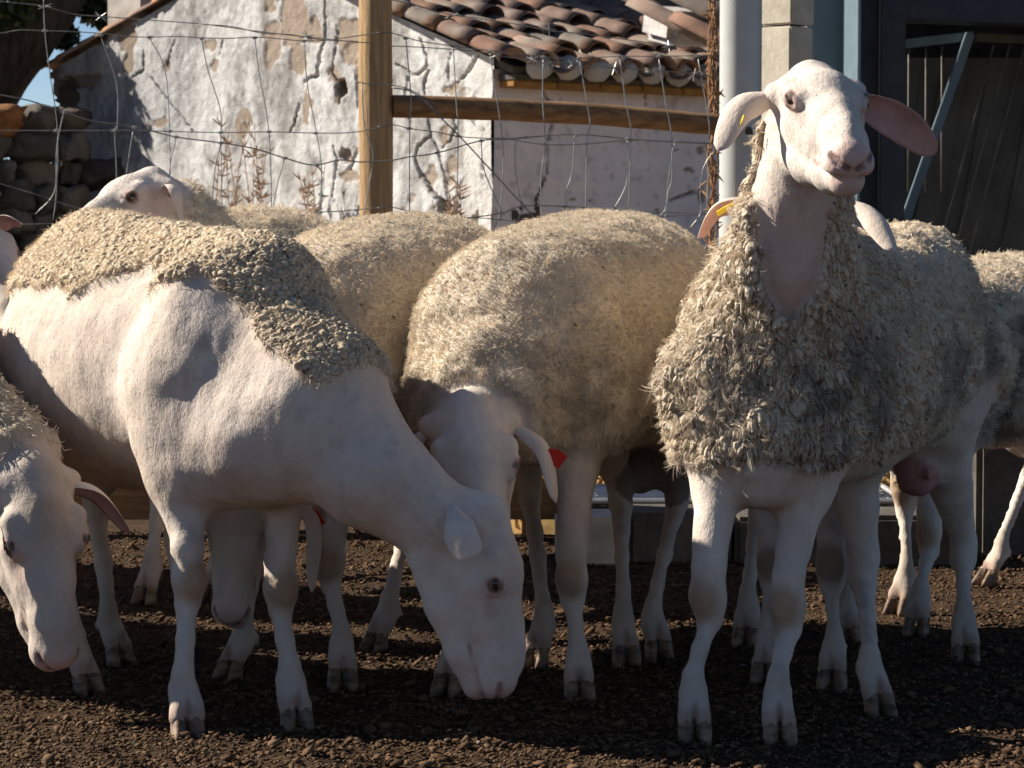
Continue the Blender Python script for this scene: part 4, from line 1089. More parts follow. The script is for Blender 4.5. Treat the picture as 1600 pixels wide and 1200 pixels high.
    m2 = sstep(.46, .64, fbm(V, 11, 4, 39))[:, None]; skin = skin * (1 - .22 * m2) + A3(.54, .41, .35) * .22 * m2
    m2 = sstep(.52, .66, fbm(V * A3(1, 1, .6), 19, 3, 43))[:, None]; skin = skin * (1 - .20 * m2) + A3(.46, .42, .39) * .20 * m2
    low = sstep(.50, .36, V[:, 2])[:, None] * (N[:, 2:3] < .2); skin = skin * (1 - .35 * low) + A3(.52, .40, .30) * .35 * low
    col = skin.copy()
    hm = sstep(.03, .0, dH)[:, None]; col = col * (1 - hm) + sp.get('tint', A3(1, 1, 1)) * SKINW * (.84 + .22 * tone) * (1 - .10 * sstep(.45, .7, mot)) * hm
    hx = (V - O) @ f / hs; hy = (V - O) @ r / hs; hz = (V - O) @ u / hs
    inhead = (dH < .02)
    nose = (sstep(.232, .262, hx + .012 * (mot[:, 0] - .5)) * inhead * sstep(.06, .03, np.abs(hz + .02)))[:, None]
    col = col * (1 - .75 * nose) + PINK * .75 * nose
    eyl = A3((eyes[1][0] - O) @ f, (eyes[1][0] - O) @ r, (eyes[1][0] - O) @ u) / hs
    de = np.minimum(np.linalg.norm(np.stack([hx - eyl[0], np.abs(hy) - eyl[1], hz - eyl[2]], 1), axis=1), 1)
    em = (sstep(.027, .014, de) * inhead)[:, None]; col = col * (1 - .35 * em) + A3(.48, .30, .26) * .35 * em
    em = (sstep(.0170, .0145, de) * sstep(.0120, .0145, de) * inhead)[:, None]; col = col * (1 - .7 * em) + A3(.55, .33, .29) * .7 * em
    em = (sstep(.0145, .0120, de) * inhead)[:, None]; col = col * (1 - .8 * em) + A3(.10, .055, .045) * .8 * em
    def polyd(pts):
        d = np.full(len(V), 9.0)
        for a_, b_ in zip(pts[:-1], pts[1:]):
            ab = b_ - a_; t_ = np.clip((V - a_) @ ab / (ab @ ab + 1e-12), 0, 1); d = np.minimum(d, np.linalg.norm(V - a_ - t_[:, None] * ab, axis=1))
        return d
    for nn_, mm in zip(nos, mth):
        em = (sstep(.0075, .0035, polyd(nn_)) * inhead)[:, None]; col = col * (1 - .8 * em) + A3(.13, .05, .045) * .8 * em
        em = (sstep(.0050, .0020, polyd(mm[:5])) * inhead)[:, None]; col = col * (1 - .7 * em) + A3(.26, .13, .11) * .7 * em
    dtear = np.linalg.norm(np.stack([(hx - eyl[0] - .033) / 1.9, np.abs(hy) - eyl[1] + .010, (hz - eyl[2] + .016)], 1), axis=1)
    em = (sstep(.017, .006, dtear) * inhead)[:, None]; col = col * (1 - .45 * em) + A3(.36, .22, .19) * .45 * em
    lm = sstep(.012, -.004, np.minimum(dL, dF) - .5 * np.minimum(dT, dN).clip(0, .02))[:, None] * (V[:, 2:3] < .42)
    legc = SKINW * (.82 + .25 * tone) * A3(.97, .96, .95)
    dirt = sstep(.22, .02, V[:, 2] + .10 * (mot[:, 0] - .5))[:, None]
    legc = legc * (1 - .5 * dirt) + A3(.34, .26, .20) * .5 * dirt
    sm = sstep(.5, .68, fbm(V * A3(1, 1, .5), 22, 3, 151))[:, None]; legc = legc * (1 - .35 * sm) + A3(.40, .31, .24) * .35 * sm
    col = col * (1 - lm) + legc * lm
    for kn, kind in knees:
        if kind == 'f':
            q = (V - kn - bf * .022) / A3(.03, .03, .038); km = sstep(1.25, .55, np.linalg.norm(q, axis=1) + .6 * (mot[:, 0] - .5))[:, None] * (dT > .03)[:, None]
            col = col * (1 - .8 * km) + TAN * sp.get('kneec', 1.0) * .8 * km
    cor = (sstep(.058, .038, V[:, 2] + .012 * (mot[:, 0] - .5)) * (dF < .02))[:, None]; col = col * (1 - .55 * cor) + A3(.33, .20, .145) * .55 * cor
    for h0, t0 in zip(hooves[::2], hooves[1::2]):
        mid_ = (h0[0] + t0[0]) / 2; q = np.linalg.norm((V - mid_ - A3(0, 0, .045)) / A3(.0065, .05, .02), axis=1); mk = sstep(1.2, .5, q)[:, None]; col = col * (1 - .6 * mk) + A3(.20, .12, .09) * .6 * mk
    info['dU'] = S.group('udder', V)
    if 'paint' in sp: col = sp['paint'](info, col, mot, tone)
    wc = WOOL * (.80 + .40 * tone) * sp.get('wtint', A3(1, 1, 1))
    dirtm = np.clip(sp.get('dirt', lambda I: 0 * I['z'])(info) + 0 * mot[:, 0], 0, 1)
    dm = (dirtm * sstep(.3, .65, mot[:, 0]))[:, None]
    wc = wc * (1 - dm) + WOOLD * dm
    woolv = wool[:, None]; col = col * (1 - woolv) + wc * woolv
    # ears ---------------------------------------------------------
    Vs = [V]; Qs = [Q]; cols = [col]; k0 = len(V); ear_paths = []
    for e in sp.get('ears', []):
        s = e['side']; b0 = np.asarray(e['base'], float) if 'base' in e else H(-.004, s * .054, .004)
        tip = np.asarray(e['tip'], float); mid = (b0 + tip) / 2 + np.asarray(e.get('bend', (0, 0, .03)), float)
        eV, eQ, inn = ear_geom(b0, tip, mid, e.get('open', (0, -1, -.3)), e.get('w', .034), curl=e.get('curl', 1.0), blunt=e.get('blunt', 0.0))
        ear_paths.append(np.array(spline([b0, mid, tip], 8)))
        Vs.append(eV); Qs.append(eQ + k0); k0 += len(eV)
        n1 = fbm(eV, 30, 2, 5)[:, None]; inn = inn[:, None]
        dist = np.linalg.norm(eV - b0, axis=1)[:, None]
        out_c = SKINW * (.9 + .15 * n1) * A3(1, .955, .93); in_c = A3(.56, .34, .30) * (.75 + .5 * n1)
        cols.append(out_c * (1 - inn) + in_c * inn)
    Vall = np.concatenate(Vs); Qall = np.concatenate(Qs); call = np.concatenate(cols)
    base_loc = A3((Cf[0] + Cr[0]) / 2, (Cf[1] + Cr[1]) / 2, 0)
    root = empty('sheep', base_loc); tag(root, sp['label'], 'sheep', 'sheep of the flock')
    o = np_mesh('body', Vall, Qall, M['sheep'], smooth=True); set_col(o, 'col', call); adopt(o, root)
    for (hp_, td) in [(h_, t_) for h_, t_ in hooves]: pass
    for i in range(0, len(hooves), 2):
        V1, F1 = claw(*hooves[i]); V2, F2 = claw(*hooves[i + 1])
        ho = mesh_obj('hoof', list(V1) + list(V2), F1 + [tuple(x + len(V1) for x in q) for q in F2], M['hoof'], smooth=True); adopt(ho, root)
    # eyes ---------------------------------------------------------
    for s in (-1, 1):
        es, ea, e1, e2 = eyes[0 if s < 0 else 1]; axis = ea; ec = es - ea * .0080 * hs
        bm = bmesh.new(); bmesh.ops.create_uvsphere(bm, u_segments=28, v_segments=20, radius=.0125 * hs)
        ev = np.array([v.co[:] for v in bm.verts]); me = bpy.data.meshes.new('eye')
        q = Vector(axis).to_track_quat('Z', 'Y').to_matrix(); 
        zz = e1; yy = e2      # zz along the slit
        Rm = np.stack([zz, yy, axis], 1)
        for v, p0 in zip(bm.verts, ev): v.co = Vector(tuple(Rm @ p0 + ec))
        bm.to_mesh(me); bm.free(); me.materials.append(M['eye']); me.polygons.foreach_set('use_smooth', [True] * len(me.polygons))
        rr_ = np.hypot(ev[:, 0], ev[:, 1]) / (.0135 * hs); cc = np.where((rr_ < .78)[:, None], A3(.11, .055, .02), A3(.04, .022, .018))
        cc = np.where(((np.abs(ev[:, 0]) < .0062 * hs) & (np.abs(ev[:, 1]) < .0030 * hs) & (ev[:, 2] > 0))[:, None], A3(.006, .005, .005), cc)
        eo = bpy.data.objects.new('eye', me); C.objects.link(eo); set_col(eo, 'col', cc); adopt(eo, root)
    # tags ---------------------------------------------------------
    for tg in sp.get('tags', []):
        c0 = ear_paths[tg['ear']][int(tg['at'] * 16)] if 'ear' in tg else np.asarray(tg['pos'], float); d1 = unit(tg['dir']); d2 = unit(np.cross(d1, tg.get('nrm', A3(0, 1, 0)))); d3 = np.cross(d1, d2)
        w_, l_ = tg.get('size', (.02, .05)); ol = [(-.4 * w_, 0), (.4 * w_, 0), (w_, l_ * .45), (w_, l_), (-w_, l_), (-w_, l_ * .45)]
        vv = [c0 + d2 * x + d1 * y - d3 * .0012 for x, y in ol] + [c0 + d2 * x + d1 * y + d3 * .0012 for x, y in ol]
        ff = [tuple(range(5, -1, -1)), tuple(range(6, 12))] + [(k, (k + 1) % 6, 6 + (k + 1) % 6, 6 + k) for k in range(6)]
        to = mesh_obj('ear_tag', vv, ff, M[tg['mat']]); adopt(to, root)
    # fleece strands ----------------------------------------------
    fl = sp.get('fleece')
    if fl:
        n = fl['n']; wf = wool[Q].mean(1); pf = ar * sstep(.35, .7, wf)
        if pf.sum() > 0:
            fi = rng.choice(len(Q), n, p=pf / pf.sum()); bw = rng.dirichlet((1, 1, 1, 1), n)
            root_p = (V[Q[fi]] * bw[:, :, None]).sum(1); nn = (N[Q[fi]] * bw[:, :, None]).sum(1); nn /= np.linalg.norm(nn, axis=1)[:, None]
            rc_ = (col[Q[fi]] * bw[:, :, None]).sum(1)
            cs = fl['clump']
            jit = np.stack([vnoise(root_p, 1 / cs * .7, 3 + a) for a in range(3)], 1) * cs * .9
            key = np.floor((root_p + jit) / cs).astype(np.int64); kk = (key[:, 0] * 73856093) ^ (key[:, 1] * 19349663) ^ (key[:, 2] * 83492791)
            _, inv = np.unique(kk, return_inverse=True); cnt = np.bincount(inv)
            cen = np.stack([np.bincount(inv, root_p[:, a]) for a in range(3)], 1) / cnt[:, None]
            crand = rng.normal(size=(len(cnt), 3)); clen = 1 + .35 * rng.normal(size=len(cnt)); clen = np.clip(clen, .5, 1.7)
            comb = A3(0, 0, -1) * fl.get('down', .5) - bf * fl.get('back', .15)
            lmod = fl.get('lenf', lambda p: 1.0)(root_p)
            ln = fl['len'] * clen[inv] * rng.uniform(.75, 1.15, n) * lmod
            d0 = nn * fl.get('out', .8) + comb + crand[inv] * fl.get('wild', .25) + rng.normal(size=(n, 3)) * fl.get('fuzz', .15)
            d0 -= nn * np.minimum((d0 * nn).sum(1) - .12, 0)[:, None]
            d0 /= np.linalg.norm(d0, axis=1)[:, None]
            npnt = fl.get('pts', 4); pts = np.zeros((n, npnt, 3)); ctip = cen[inv]
            wav = rng.normal(size=(len(cnt), 2, 3))
            for j in range(npnt):
                t = j / (npnt - 1)
                p_ = root_p + d0 * (ln * t)[:, None] + A3(0, 0, -1) * (ln * fl.get('droop', .25) * t * t)[:, None]
                p_ += wav[inv, 0] * (ln * fl.get('wave', .12) * math.sin(t * 4.2))[:, None] + wav[inv, 1] * (ln * fl.get('wave', .12) * .6 * math.sin(t * 7))[:, None]
                pull = fl.get('clumpf', .7) * t ** .8
                ax_ = ctip + d0 * (ln * t)[:, None] + A3(0, 0, -1) * (ln * fl.get('droop', .25) * t * t)[:, None] + wav[inv, 0] * (ln * fl.get('wave', .12) * math.sin(t * 4.2))[:, None]
                pts[:, j] = p_ * (1 - pull) + ax_ * pull
            hc = bpy.data.hair_curves.new('fleece'); hc.add_curves([npnt] * n)
            hc.attributes['position'].data.foreach_set('vector', pts.astype(np.float32).ravel())
            ra = hc.attributes.get('radius') or hc.attributes.new('radius', 'FLOAT', 'POINT')
            ra.data.foreach_set('value', np.tile(np.interp(np.linspace(0, 1, npnt), [0, .4, .75, 1], [1, .95, .7, .2]).astype(np.float32) * fl.get('rad', .0007), n))
            ca = hc.attributes.new('col', 'FLOAT_COLOR', 'CURVE')
            lightv = np.where(rng.random((len(cnt), 1)) < .005, .22, rng.uniform(.85, 1.15, (len(cnt), 1)))[inv] * rng.uniform(.9, 1.1, (n, 1))
            cc = np.clip(rc_ * lightv * fl.get('bright', 1.28), 0, 1)
            ca.data.foreach_set('color', np.concatenate([cc, np.ones((n, 1))], 1).astype(np.float32).ravel())
            hc.materials.append(M['wool'])
            ho = bpy.data.objects.new('fleece', hc); C.objects.link(ho); adopt(ho, root)
    cm = sp.get('crimp')
    if cm:
        wf = wool[Q].mean(1); pc = V[Q].mean(1); sel = (wf > .22) & cm['where'](pc); q4 = Q[sel]; mdiv = cm.get('div', 5)
        g1 = np.linspace(0, 1, mdiv + 1); gu, gv = np.meshgrid(g1, g1, indexing='ij'); gu, gv = gu.ravel(), gv.ravel()
        wts = np.stack([(1 - gu) * (1 - gv), gu * (1 - gv), gu * gv, (1 - gu) * gv], 1)          # (m,4)
        base = np.einsum('mk,nkc->nmc', wts, V[q4]).reshape(-1, 3); nrm = np.einsum('mk,nkc->nmc', wts, N[q4]).reshape(-1, 3); wm = (wool[q4] @ wts.T).ravel(); cb = np.einsum('mk,nkc->nmc', wts, col[q4]).reshape(-1, 3)
        key = np.round(base * 20000).astype(np.int64); _, ui, inv = np.unique(key, axis=0, return_index=True, return_inverse=True); inv = inv.ravel()
        base, nrm, wm, cb = base[ui], nrm[ui], wm[ui], cb[ui]; nrm /= np.linalg.norm(nrm, axis=1)[:, None] + 1e-9
        m1 = mdiv + 1; a_ = (np.arange(mdiv)[:, None] * m1 + np.arange(mdiv)[None]).ravel(); loc = np.stack([a_, a_ + m1, a_ + m1 + 1, a_ + 1], 1)
        Fq = inv[(loc[None] + (np.arange(len(q4)) * m1 * m1)[:, None, None]).reshape(-1, 4)]
        spc = cm['spc']; stretch = np.asarray(cm.get('stretch', (1, 1, 1)), float)
        wq = base + np.stack([fbm(base, cm.get('wf', 38), 2, 91 + k) - .5 for k in range(3)], 1) * cm.get('warp', .012)
        w2 = (wq * stretch) / spc; ci = np.floor(w2).astype(np.int64); f1 = np.full(len(base), 9.0); f2 = np.full(len(base), 9.0); cid = np.zeros(len(base))
        for dx in (-1, 0, 1):
            for dy in (-1, 0, 1):
                for dz in (-1, 0, 1):
                    c_ = ci + np.array([dx, dy, dz]); jx = np.stack([_h(c_[:, 0] + 7 * k, c_[:, 1] + 13 * k, c_[:, 2] + 5) for k in (1, 2, 3)], 1)
                    d_ = np.linalg.norm(c_ + jx - w2, axis=1); nw = d_ < f1; f2 = np.where(nw, f1, np.minimum(f2, d_)); cid = np.where(nw, jx[:, 0], cid); f1 = np.where(nw, d_, f1)
        edge = np.clip(f2 - f1, 0, 1); dome = np.sqrt(np.clip(1 - (f1 / 1.1) ** 2, 0, 1)) * .45 + .55 * np.sqrt(np.clip(edge * 2.4, 0, 1))
        hgt = cm['amp'] * cm.get('ampf', lambda p: 1.0)(base) * (dome * (.75 + .5 * cid) + .6 * (fbm(base, 240, 3, 97) - .5) + cm.get('stria', 0.0) * (fbm(base * A3(1, 1, .16) + .4 * (wq - base), 330, 2, 107) - .5) + 1.0 * (fbm(base, 45, 2, 99) - .5))
        ed = sstep(.25, .95, wm + .25 * (cid - .5)); base = base + nrm * (hgt * ed - .0035 * (1 - ed))[:, None]
        if 'sag' in cm: base[:, 2] -= cm['sag'] * hgt * ed
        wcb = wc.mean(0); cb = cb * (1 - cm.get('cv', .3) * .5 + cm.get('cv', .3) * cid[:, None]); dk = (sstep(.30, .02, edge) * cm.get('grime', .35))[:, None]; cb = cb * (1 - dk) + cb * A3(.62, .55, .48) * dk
        sp_ = (fbm(base, 130, 2, 103) > .74)[:, None]; cb = np.where(sp_, A3(.16, .12, .09), cb)
        fo = np_mesh('wool_locks', base, Fq, M['curd'], smooth=True); set_col(fo, 'col', np.clip(cb * 1.05, 0, 1)); fo['kind'] = 'stuff'; adopt(fo, root)
    # short coat on the bare skin ---------------------------------
    ct = sp.get('coat')
    if ct:
        n = ct['n']; wf = 1 - wool[Q].mean(1); pc = V[Q].mean(1); pf = ar * sstep(.6, .95, wf) * (pc[:, 2] > .03) * np.where(dH[Q].mean(1) < .02, ct.get('head', 1.6), 1.0)
        de_ = de[Q].mean(1); pf = pf * sstep(.013, .016, de_); pf = pf * (1 - nose[Q[:, 0], 0])
        fi = rng.choice(len(Q), n, p=pf / pf.sum()); bw = rng.dirichlet((1, 1, 1, 1), n)
        rp_ = (V[Q[fi]] * bw[:, :, None]).sum(1); nn = (N[Q[fi]] * bw[:, :, None]).sum(1); nn /= np.linalg.norm(nn, axis=1)[:, None] + 1e-9; rc_ = (col[Q[fi]] * bw[:, :, None]).sum(1)
        isH = (dH[Q[fi, 0]] < .03)[:, None]; flow = np.where(isH, -f * .6 + A3(0, 0, -.4), A3(0, 0, -1) - bf * .5)
        swirl = np.stack([fbm(rp_, 7, 1, 121 + k) - .5 for k in range(3)], 1) * 1.5
        d0 = flow + swirl; d0 = d0 - nn * (d0 * nn).sum(1)[:, None]; d0 /= np.linalg.norm(d0, axis=1)[:, None] + 1e-9; d0 = d0 * .9 + nn * ct.get('out', .14) + rng.normal(size=(n, 3)) * .14
        d0 /= np.linalg.norm(d0, axis=1)[:, None]; ln = ct.get('len', .0045) * rng.uniform(.6, 1.3, n)
        pts = np.stack([rp_, rp_ + d0 * (ln * .55)[:, None], rp_ + d0 * ln[:, None] - nn * (ln * .18)[:, None]], 1)
        hc = bpy.data.hair_curves.new('coat'); hc.add_curves([3] * n); hc.attributes['position'].data.foreach_set('vector', pts.astype(np.float32).ravel())
        ra = hc.attributes.get('radius') or hc.attributes.new('radius', 'FLOAT', 'POINT'); ra.data.foreach_set('value', np.tile(np.array([1, .8, .2], np.float32) * ct.get('rad', .00012), n))
        ca = hc.attributes.new('col', 'FLOAT_COLOR', 'CURVE'); ca.data.foreach_set('color', np.concatenate([np.clip(rc_ * rng.uniform(.85, 1.2, (n, 1)), 0, 1), np.ones((n, 1))], 1).astype(np.float32).ravel())
        hc.materials.append(M['wool']); ho = bpy.data.objects.new('coat', hc); C.objects.link(ho); adopt(ho, root)
    return root

FULLW = dict(w=[.135, .175, .205, .205, .175, .13], h=[.165, .195, .205, .20, .185, .16], c=[.575, .565, .555, .565, .59, .60])
def wool_full(lo=.36, belly=.40):
    def fn(I):
        z = I['z']; n = (fbm(I['V'], 12, 3, 33) - .5)
        w = sstep(belly - .03, belly + .02, z + .05 * n)
        hd = sstep(.0, .035, I['dH'] - .02 * n); lg = sstep(-.03, .02, I['dL'] + .02 * n + 1.2 * np.maximum(z - .47, 0))
        return w * hd * lg
    return fn
def std_legs(sp, fl, fr, hl, hr, **kw):
    """hoof ground points; attachment from the torso"""
    Cf, Cr = sp['chest'], sp['rump']; ax = unit(A3(Cr[0] - Cf[0], Cr[1] - Cf[1], 0)); lt = A3(-ax[1], ax[0], 0)
    out = []
    for hf, base, kind, zt, back in ((fl, Cf, 'f', .50, .03), (fr, Cf, 'f', .50, .03), (hl, Cr, 'h', .58, -.02), (hr, Cr, 'h', .58, -.02)):
        if hf is None: continue
        hf = np.asarray(hf, float); s = 1 if (hf - base) @ lt > 0 else -1
        if hf is fr: s = -sgn0
        if hf is hr: s = -sgn1
        if hf is fl: sgn0 = s
        if hf is hl: sgn1 = s
        top = A3(base[0], base[1], zt) + lt * s * (.085 if kind == 'f' else .085) + ax * back
        out.append((hf, top, kind, kw.get('kw', {}).get('fl' if hf is fl else 'fr' if hf is fr else 'hl' if hf is hl else 'hr', {})))
    return out

# ---- A: shorn white ewe, head down to the ground ----------------------------------
A = dict(chest=P(405, 600, 4.37), rump=P(135, 540, 4.88), w=[.125, .165, .215, .232, .195, .13], h=[.175, .19, .205, .215, .195, .165], c=[.55, .545, .545, .55, .585, .605], e0=.11, e1=.13,
         label='white ewe with bare shorn flanks and cream wool on her back, nose to the ground')
A['legs'] = [(G(292, 1152), P(288, 620, 4.34), 'f', dict(toe=A3(.25, -1, 0), thick=1.02, knee=P(293, 905, 4.25))), (G(462, 1137), P(450, 640, 4.36), 'f', dict(toe=A3(.35, -1, 0), thick=1.0, knee=P(437, 920, 4.33))),
             (G(135, 1082), P(95, 560, 4.78), 'h', dict()), (G(185, 1035), P(190, 560, 4.92), 'h', dict())]
A['neck'] = ([P(395, 560, 4.36), P(490, 640, 4.24), P(584, 742, 4.18), P(692, 822, 4.17)], [.140, .116, .080, .064]); A['neck_k'] = .03
A['head'] = P(742, 822, 4.17); A['fwd'] = A3(.22, -.06, -.97); A['up_v'] = A3(.95, -.16, .2); A['hs'] = 1.0
A['ears'] = [dict(side=1, base=P(704, 792, 4.115), tip=P(736, 872, 4.045), bend=(-.004, -.022, .006), open=(.15, .85, -.25), w=.034, curl=.9, blunt=.6), dict(side=-1, tip=P(770, 830, 4.36), bend=(0, .02, .02), open=(.5, -.3, -.5), w=.034)]
A['extra'] = [('ell', (P(298, 570, 4.31), np.stack([A3(1, 0, 0), A3(0, 1, 0), A3(0, 0, 1)]), [.062, .055, .14]), dict(k=.10, grp='torso')),
              ('ell', (P(405, 690, 4.25), np.stack([A3(1, 0, 0), A3(0, 1, 0), A3(0, 0, 1)]), [.10, .09, .09]), dict(k=.06, grp='torso')),
              ('cone', (P(405, 690, 4.26), P(520, 690, 4.215), .085, .070), dict(k=.06, grp='torso')),
              ('cone', (P(305, 590, 4.315), P(296, 720, 4.30), .062, .048), dict(k=.09, grp='torso')),
              ('cone', (P(150, 385, 4.80), P(420, 435, 4.36), .035, .035), dict(k=.09, grp='torso'))]
def wool_A(I):
    n = fbm(I['V'], 9, 3, 3) - .5; z = I['z']; t = I['t']
    zb = np.interp(t, [-.4, -.12, .0, .12, .28, .45, .7, 1.0, 1.3], [.59, .59, .63, .695, .705, .66, .67, .65, .68])
    zb = np.maximum(zb, np.interp(I['V'][:, 0], [-.62, -.56, -.50, -.41, -.32, -.21, -.1], [.60, .685, .70, .645, .59, .55, .52]))
    body = sstep(-.004, .026, z - zb + .05 * n + .02 * (fbm(I['V'], 45, 2, 19) - .5)) * (I['dT'] < .12)
    p0, p1 = np.asarray(A['neck'][0][0]), np.asarray(A['neck'][0][3]); ax = unit(p1 - p0); rel = I['V'] - p0; s = rel @ ax / np.linalg.norm(p1 - p0)
    upn = unit(A3(.6, -.1, .8) - ax * (A3(.6, -.1, .8) @ ax)); c_ = (rel - np.outer(rel @ ax, ax)) @ upn
    nk = sstep(.54, .42, s + .1 * n) * sstep(.050, .078, c_ + .05 * n) * sstep(.04, .02, I['dN'])
    return np.maximum(body, nk) * sstep(.02, .05, I['dH'])
A['wool'] = wool_A; A['woolt'] = .010; A['woolamp'] = .006; A['woolamp2'] = .006; A['res'] = (.0075, .0034)
A['crimp'] = dict(where=lambda q: q[:, 2] > 0, spc=.0100, amp=.0068, div=5, warp=.016, wf=55, grime=.55, stretch=(.8, 1, 1.15), cv=.10, ampf=lambda p: np.interp(p[:, 1], [4.2, 4.4, 4.8], [1.15, 1.0, .62]))
A['coat'] = dict(n=30000)
A['fleece'] = dict(n=26000, clump=.006, len=.0105, down=.2, back=.1, out=1.0, wild=.4, fuzz=.4, clumpf=.5, rad=.00038)
A['wtint'] = A3(1.06, 1.03, .98)
A['dirt'] = lambda I: .30 * sstep(.15, -.15, I['t'])
def paintA(I, col, mot, tone):
    q = np.linalg.norm((I['V'] - P(318, 535, 4.22)) / A3(.014, .08, .02), axis=1); mk = sstep(1.2, .3, q)[:, None]; col = col * (1 - .45 * mk) + A3(.33, .24, .2) * .45 * mk
    q = np.linalg.norm((I['V'] - P(370, 745, 4.2)) / A3(.05, .12, .025), axis=1); mk = sstep(1.3, .3, q)[:, None]; col = col * (1 - .45 * mk) + A3(.45, .30, .2) * .45 * mk
    return col
def paintA2(I, col, mot, tone):
    col = paintA(I, col, mot, tone); V = I['V']; hx = (V - I['O']) @ I['f']; hz = (V - I['O']) @ I['u']; ih = (I['dH'] < .02)[:, None]
    mk = (sstep(.02, .045, hz + .02 * (mot[:, 0] - .5)) * sstep(.0, .05, hx) * sstep(.20, .12, hx))[:, None] * ih; col = col * (1 - .40 * mk) + A3(.50, .36, .25) * .40 * mk
    mk = (sstep(.10, .22, hx + .05 * (mot[:, 0] - .5)))[:, None] * ih; col = col * (1 - .30 * mk) + A3(.58, .42, .37) * .30 * mk
    mk = (sstep(.48, .62, fbm(V, 16, 3, 141)))[:, None] * ih; col = col * (1 - .22 * mk) + A3(.55, .40, .34) * .22 * mk
    return col
A['paint'] = paintA2

# ---- B: ewe standing with head high, facing the camera ------------------------------
B = dict(chest=P(1205, 580, 4.36), rump=P(1425, 560, 4.90), w=[.122, .150, .162, .165, .150, .115], h=[.185, .20, .205, .195, .185, .165], c=[.555, .555, .56, .575, .60, .61], e0=.11, e1=.12,
         label='ewe with head held high facing the camera, shaggy wool on her chest')
B['legs'] = [(G(1085, 1157), P(1130, 610, 4.34), 'f', dict(toe=A3(.02, -1, 0), thick=1.0, knee=P(1107, 935, 4.24))), (G(1218, 1160), P(1278, 610, 4.35), 'f', dict(toe=A3(-.02, -1, 0), thick=1.0, knee=P(1232, 948, 4.24))),
             (G(1372, 1114), P(1350, 600, 4.80), 'h', dict(toe=A3(.25, -1, 0), knee=P(1350, 875, 4.66))), (G(1508, 1032), P(1480, 570, 4.94), 'h', dict(toe=A3(-.1, -1, 0), knee=P(1505, 845, 5.04)))]
B['neck'] = ([P(1225, 500, 4.36), P(1235, 400, 4.27), P(1240, 320, 4.23), P(1252, 215, 4.21)], [.130, .084, .060, .057]); B['neck_k'] = .03
B['head'] = P(1270, 154, 4.19); B['fwd'] = A3(.12, -.94, -.32); B['up_v'] = A3(.06, -.36, .9); B['hs'] = 1.03
B['ears'] = [dict(side=1, tip=P(1122, 236, 4.13), bend=(-.012, 0, .022), open=(.30, .90, -.25), w=.030, curl=.8), dict(side=-1, tip=P(1462, 240, 4.22), bend=(.012, 0, .004), open=(-.15, -.95, -.15), w=.037, curl=.9)]
B['extra'] = [('cone', (P(1430, 690, 4.92), P(1432, 745, 4.90), .055, .036), dict(k=.03, grp='udder')), ('cone', (P(1448, 735, 4.87), P(1452, 748, 4.845), .011, .006), dict(k=.01, grp='udder')),
              ('ell', (P(1205, 690, 4.30), np.stack([A3(1, 0, 0), A3(0, 1, 0), A3(0, 0, 1)]), [.095, .080, .09]), dict(k=.05, grp='torso')),
              ('cone', (P(1172, 742, 4.222), P(1232, 742, 4.222), .010, .010), dict(k=.02, grp='skinfold')), ('ell', (P(1200, 764, 4.25), np.stack([A3(1, 0, 0), A3(0, 1, 0), A3(0, 0, 1)]), [.042, .035, .03]), dict(k=.02, grp='skinfold'))]
def wool_B(I):
    n = fbm(I['V'], 11, 3, 3) - .5; z = I['z']; V = I['V']
    w = sstep(.405, .44, z + .05 * n) * sstep(.005, .035, I['dH'] - .02 * n) * sstep(-.03, .02, I['dL'] + .02 * n + 1.3 * np.maximum(z - .44, 0))
    # bare throat: front strip of the neck down to the breast
    cx = np.interp(z, [.55, .65, .8, .95], [P(1235, 600, 4.2)[0]] * 4); hw = np.interp(z, [.64, .69, .75, .82, .90], [.0, .034, .044, .052, .068])
    thr = sstep(1.12, .88, np.abs(V[:, 0] - cx) / np.maximum(hw, 1e-3) + .3 * n) * (I['N'][:, 1] < .05) * (z > .63) * (V[:, 1] < 4.32)
    flank = sstep(.02, -.02, z - np.interp(I['t'], [.55, .75, .95], [.3, .44, .52]))
    return w * (1 - thr) * (1 - flank * (I['t'] > .6) * (I['dL'] > 0))
B['wool'] = wool_B; B['res'] = (.0075, .0034); B['woolt'] = .010; B['woolamp'] = .030; B['woolamp2'] = .022
B['fleece'] = dict(n=85000, clump=.008, len=.0115, pts=5, down=.55, back=.0, out=.7, wild=.45, fuzz=.14, clumpf=.75, wave=.30, droop=.3, rad=.00033, lenf=lambda p: np.where(p[:, 1] < 4.50, 1.25, .6))
B['crimp'] = dict(where=lambda q: (q[:, 1] < 4.52), spc=.0080, amp=.0095, div=6, stria=1.0, stretch=(1, 1, .38), warp=.026, wf=34, grime=.65, sag=.8, cv=.2)
B['coat'] = dict(n=22000)
B['dirt'] = lambda I: np.maximum(.72 * sstep(.70, .55, I['z']) * sstep(.33, .42, I['z']) * sstep(.25, .0, I['t']) * sstep(-.02, .1, I['V'][:, 0] - P(1130, 600, 4.25)[0]), .55 * sstep(.35, .6, I['t']) * sstep(.72, .55, I['z'])) + .12
def paintB(I, col, mot, tone):
    mk = sstep(.012, .002, I['dU'])[:, None]; col = col * (1 - mk) + A3(.44, .23, .21) * (.8 + .3 * tone) * mk
    q = np.linalg.norm((I['V'] - P(1245, 420, 4.2)) / A3(.075, .12, .16), axis=1); mk = sstep(1.1, .6, q)[:, None]; col = col * (1 - .4 * mk) + A3(.58, .38, .32) * .4 * mk
    q = np.linalg.norm((I['V'] - P(1200, 760, 4.24)) / A3(.07, .12, .06), axis=1); mk = sstep(1.1, .5, q)[:, None]; col = col * (1 - .35 * mk) + A3(.5, .38, .28) * .35 * mk
    return col
B['paint'] = paintB
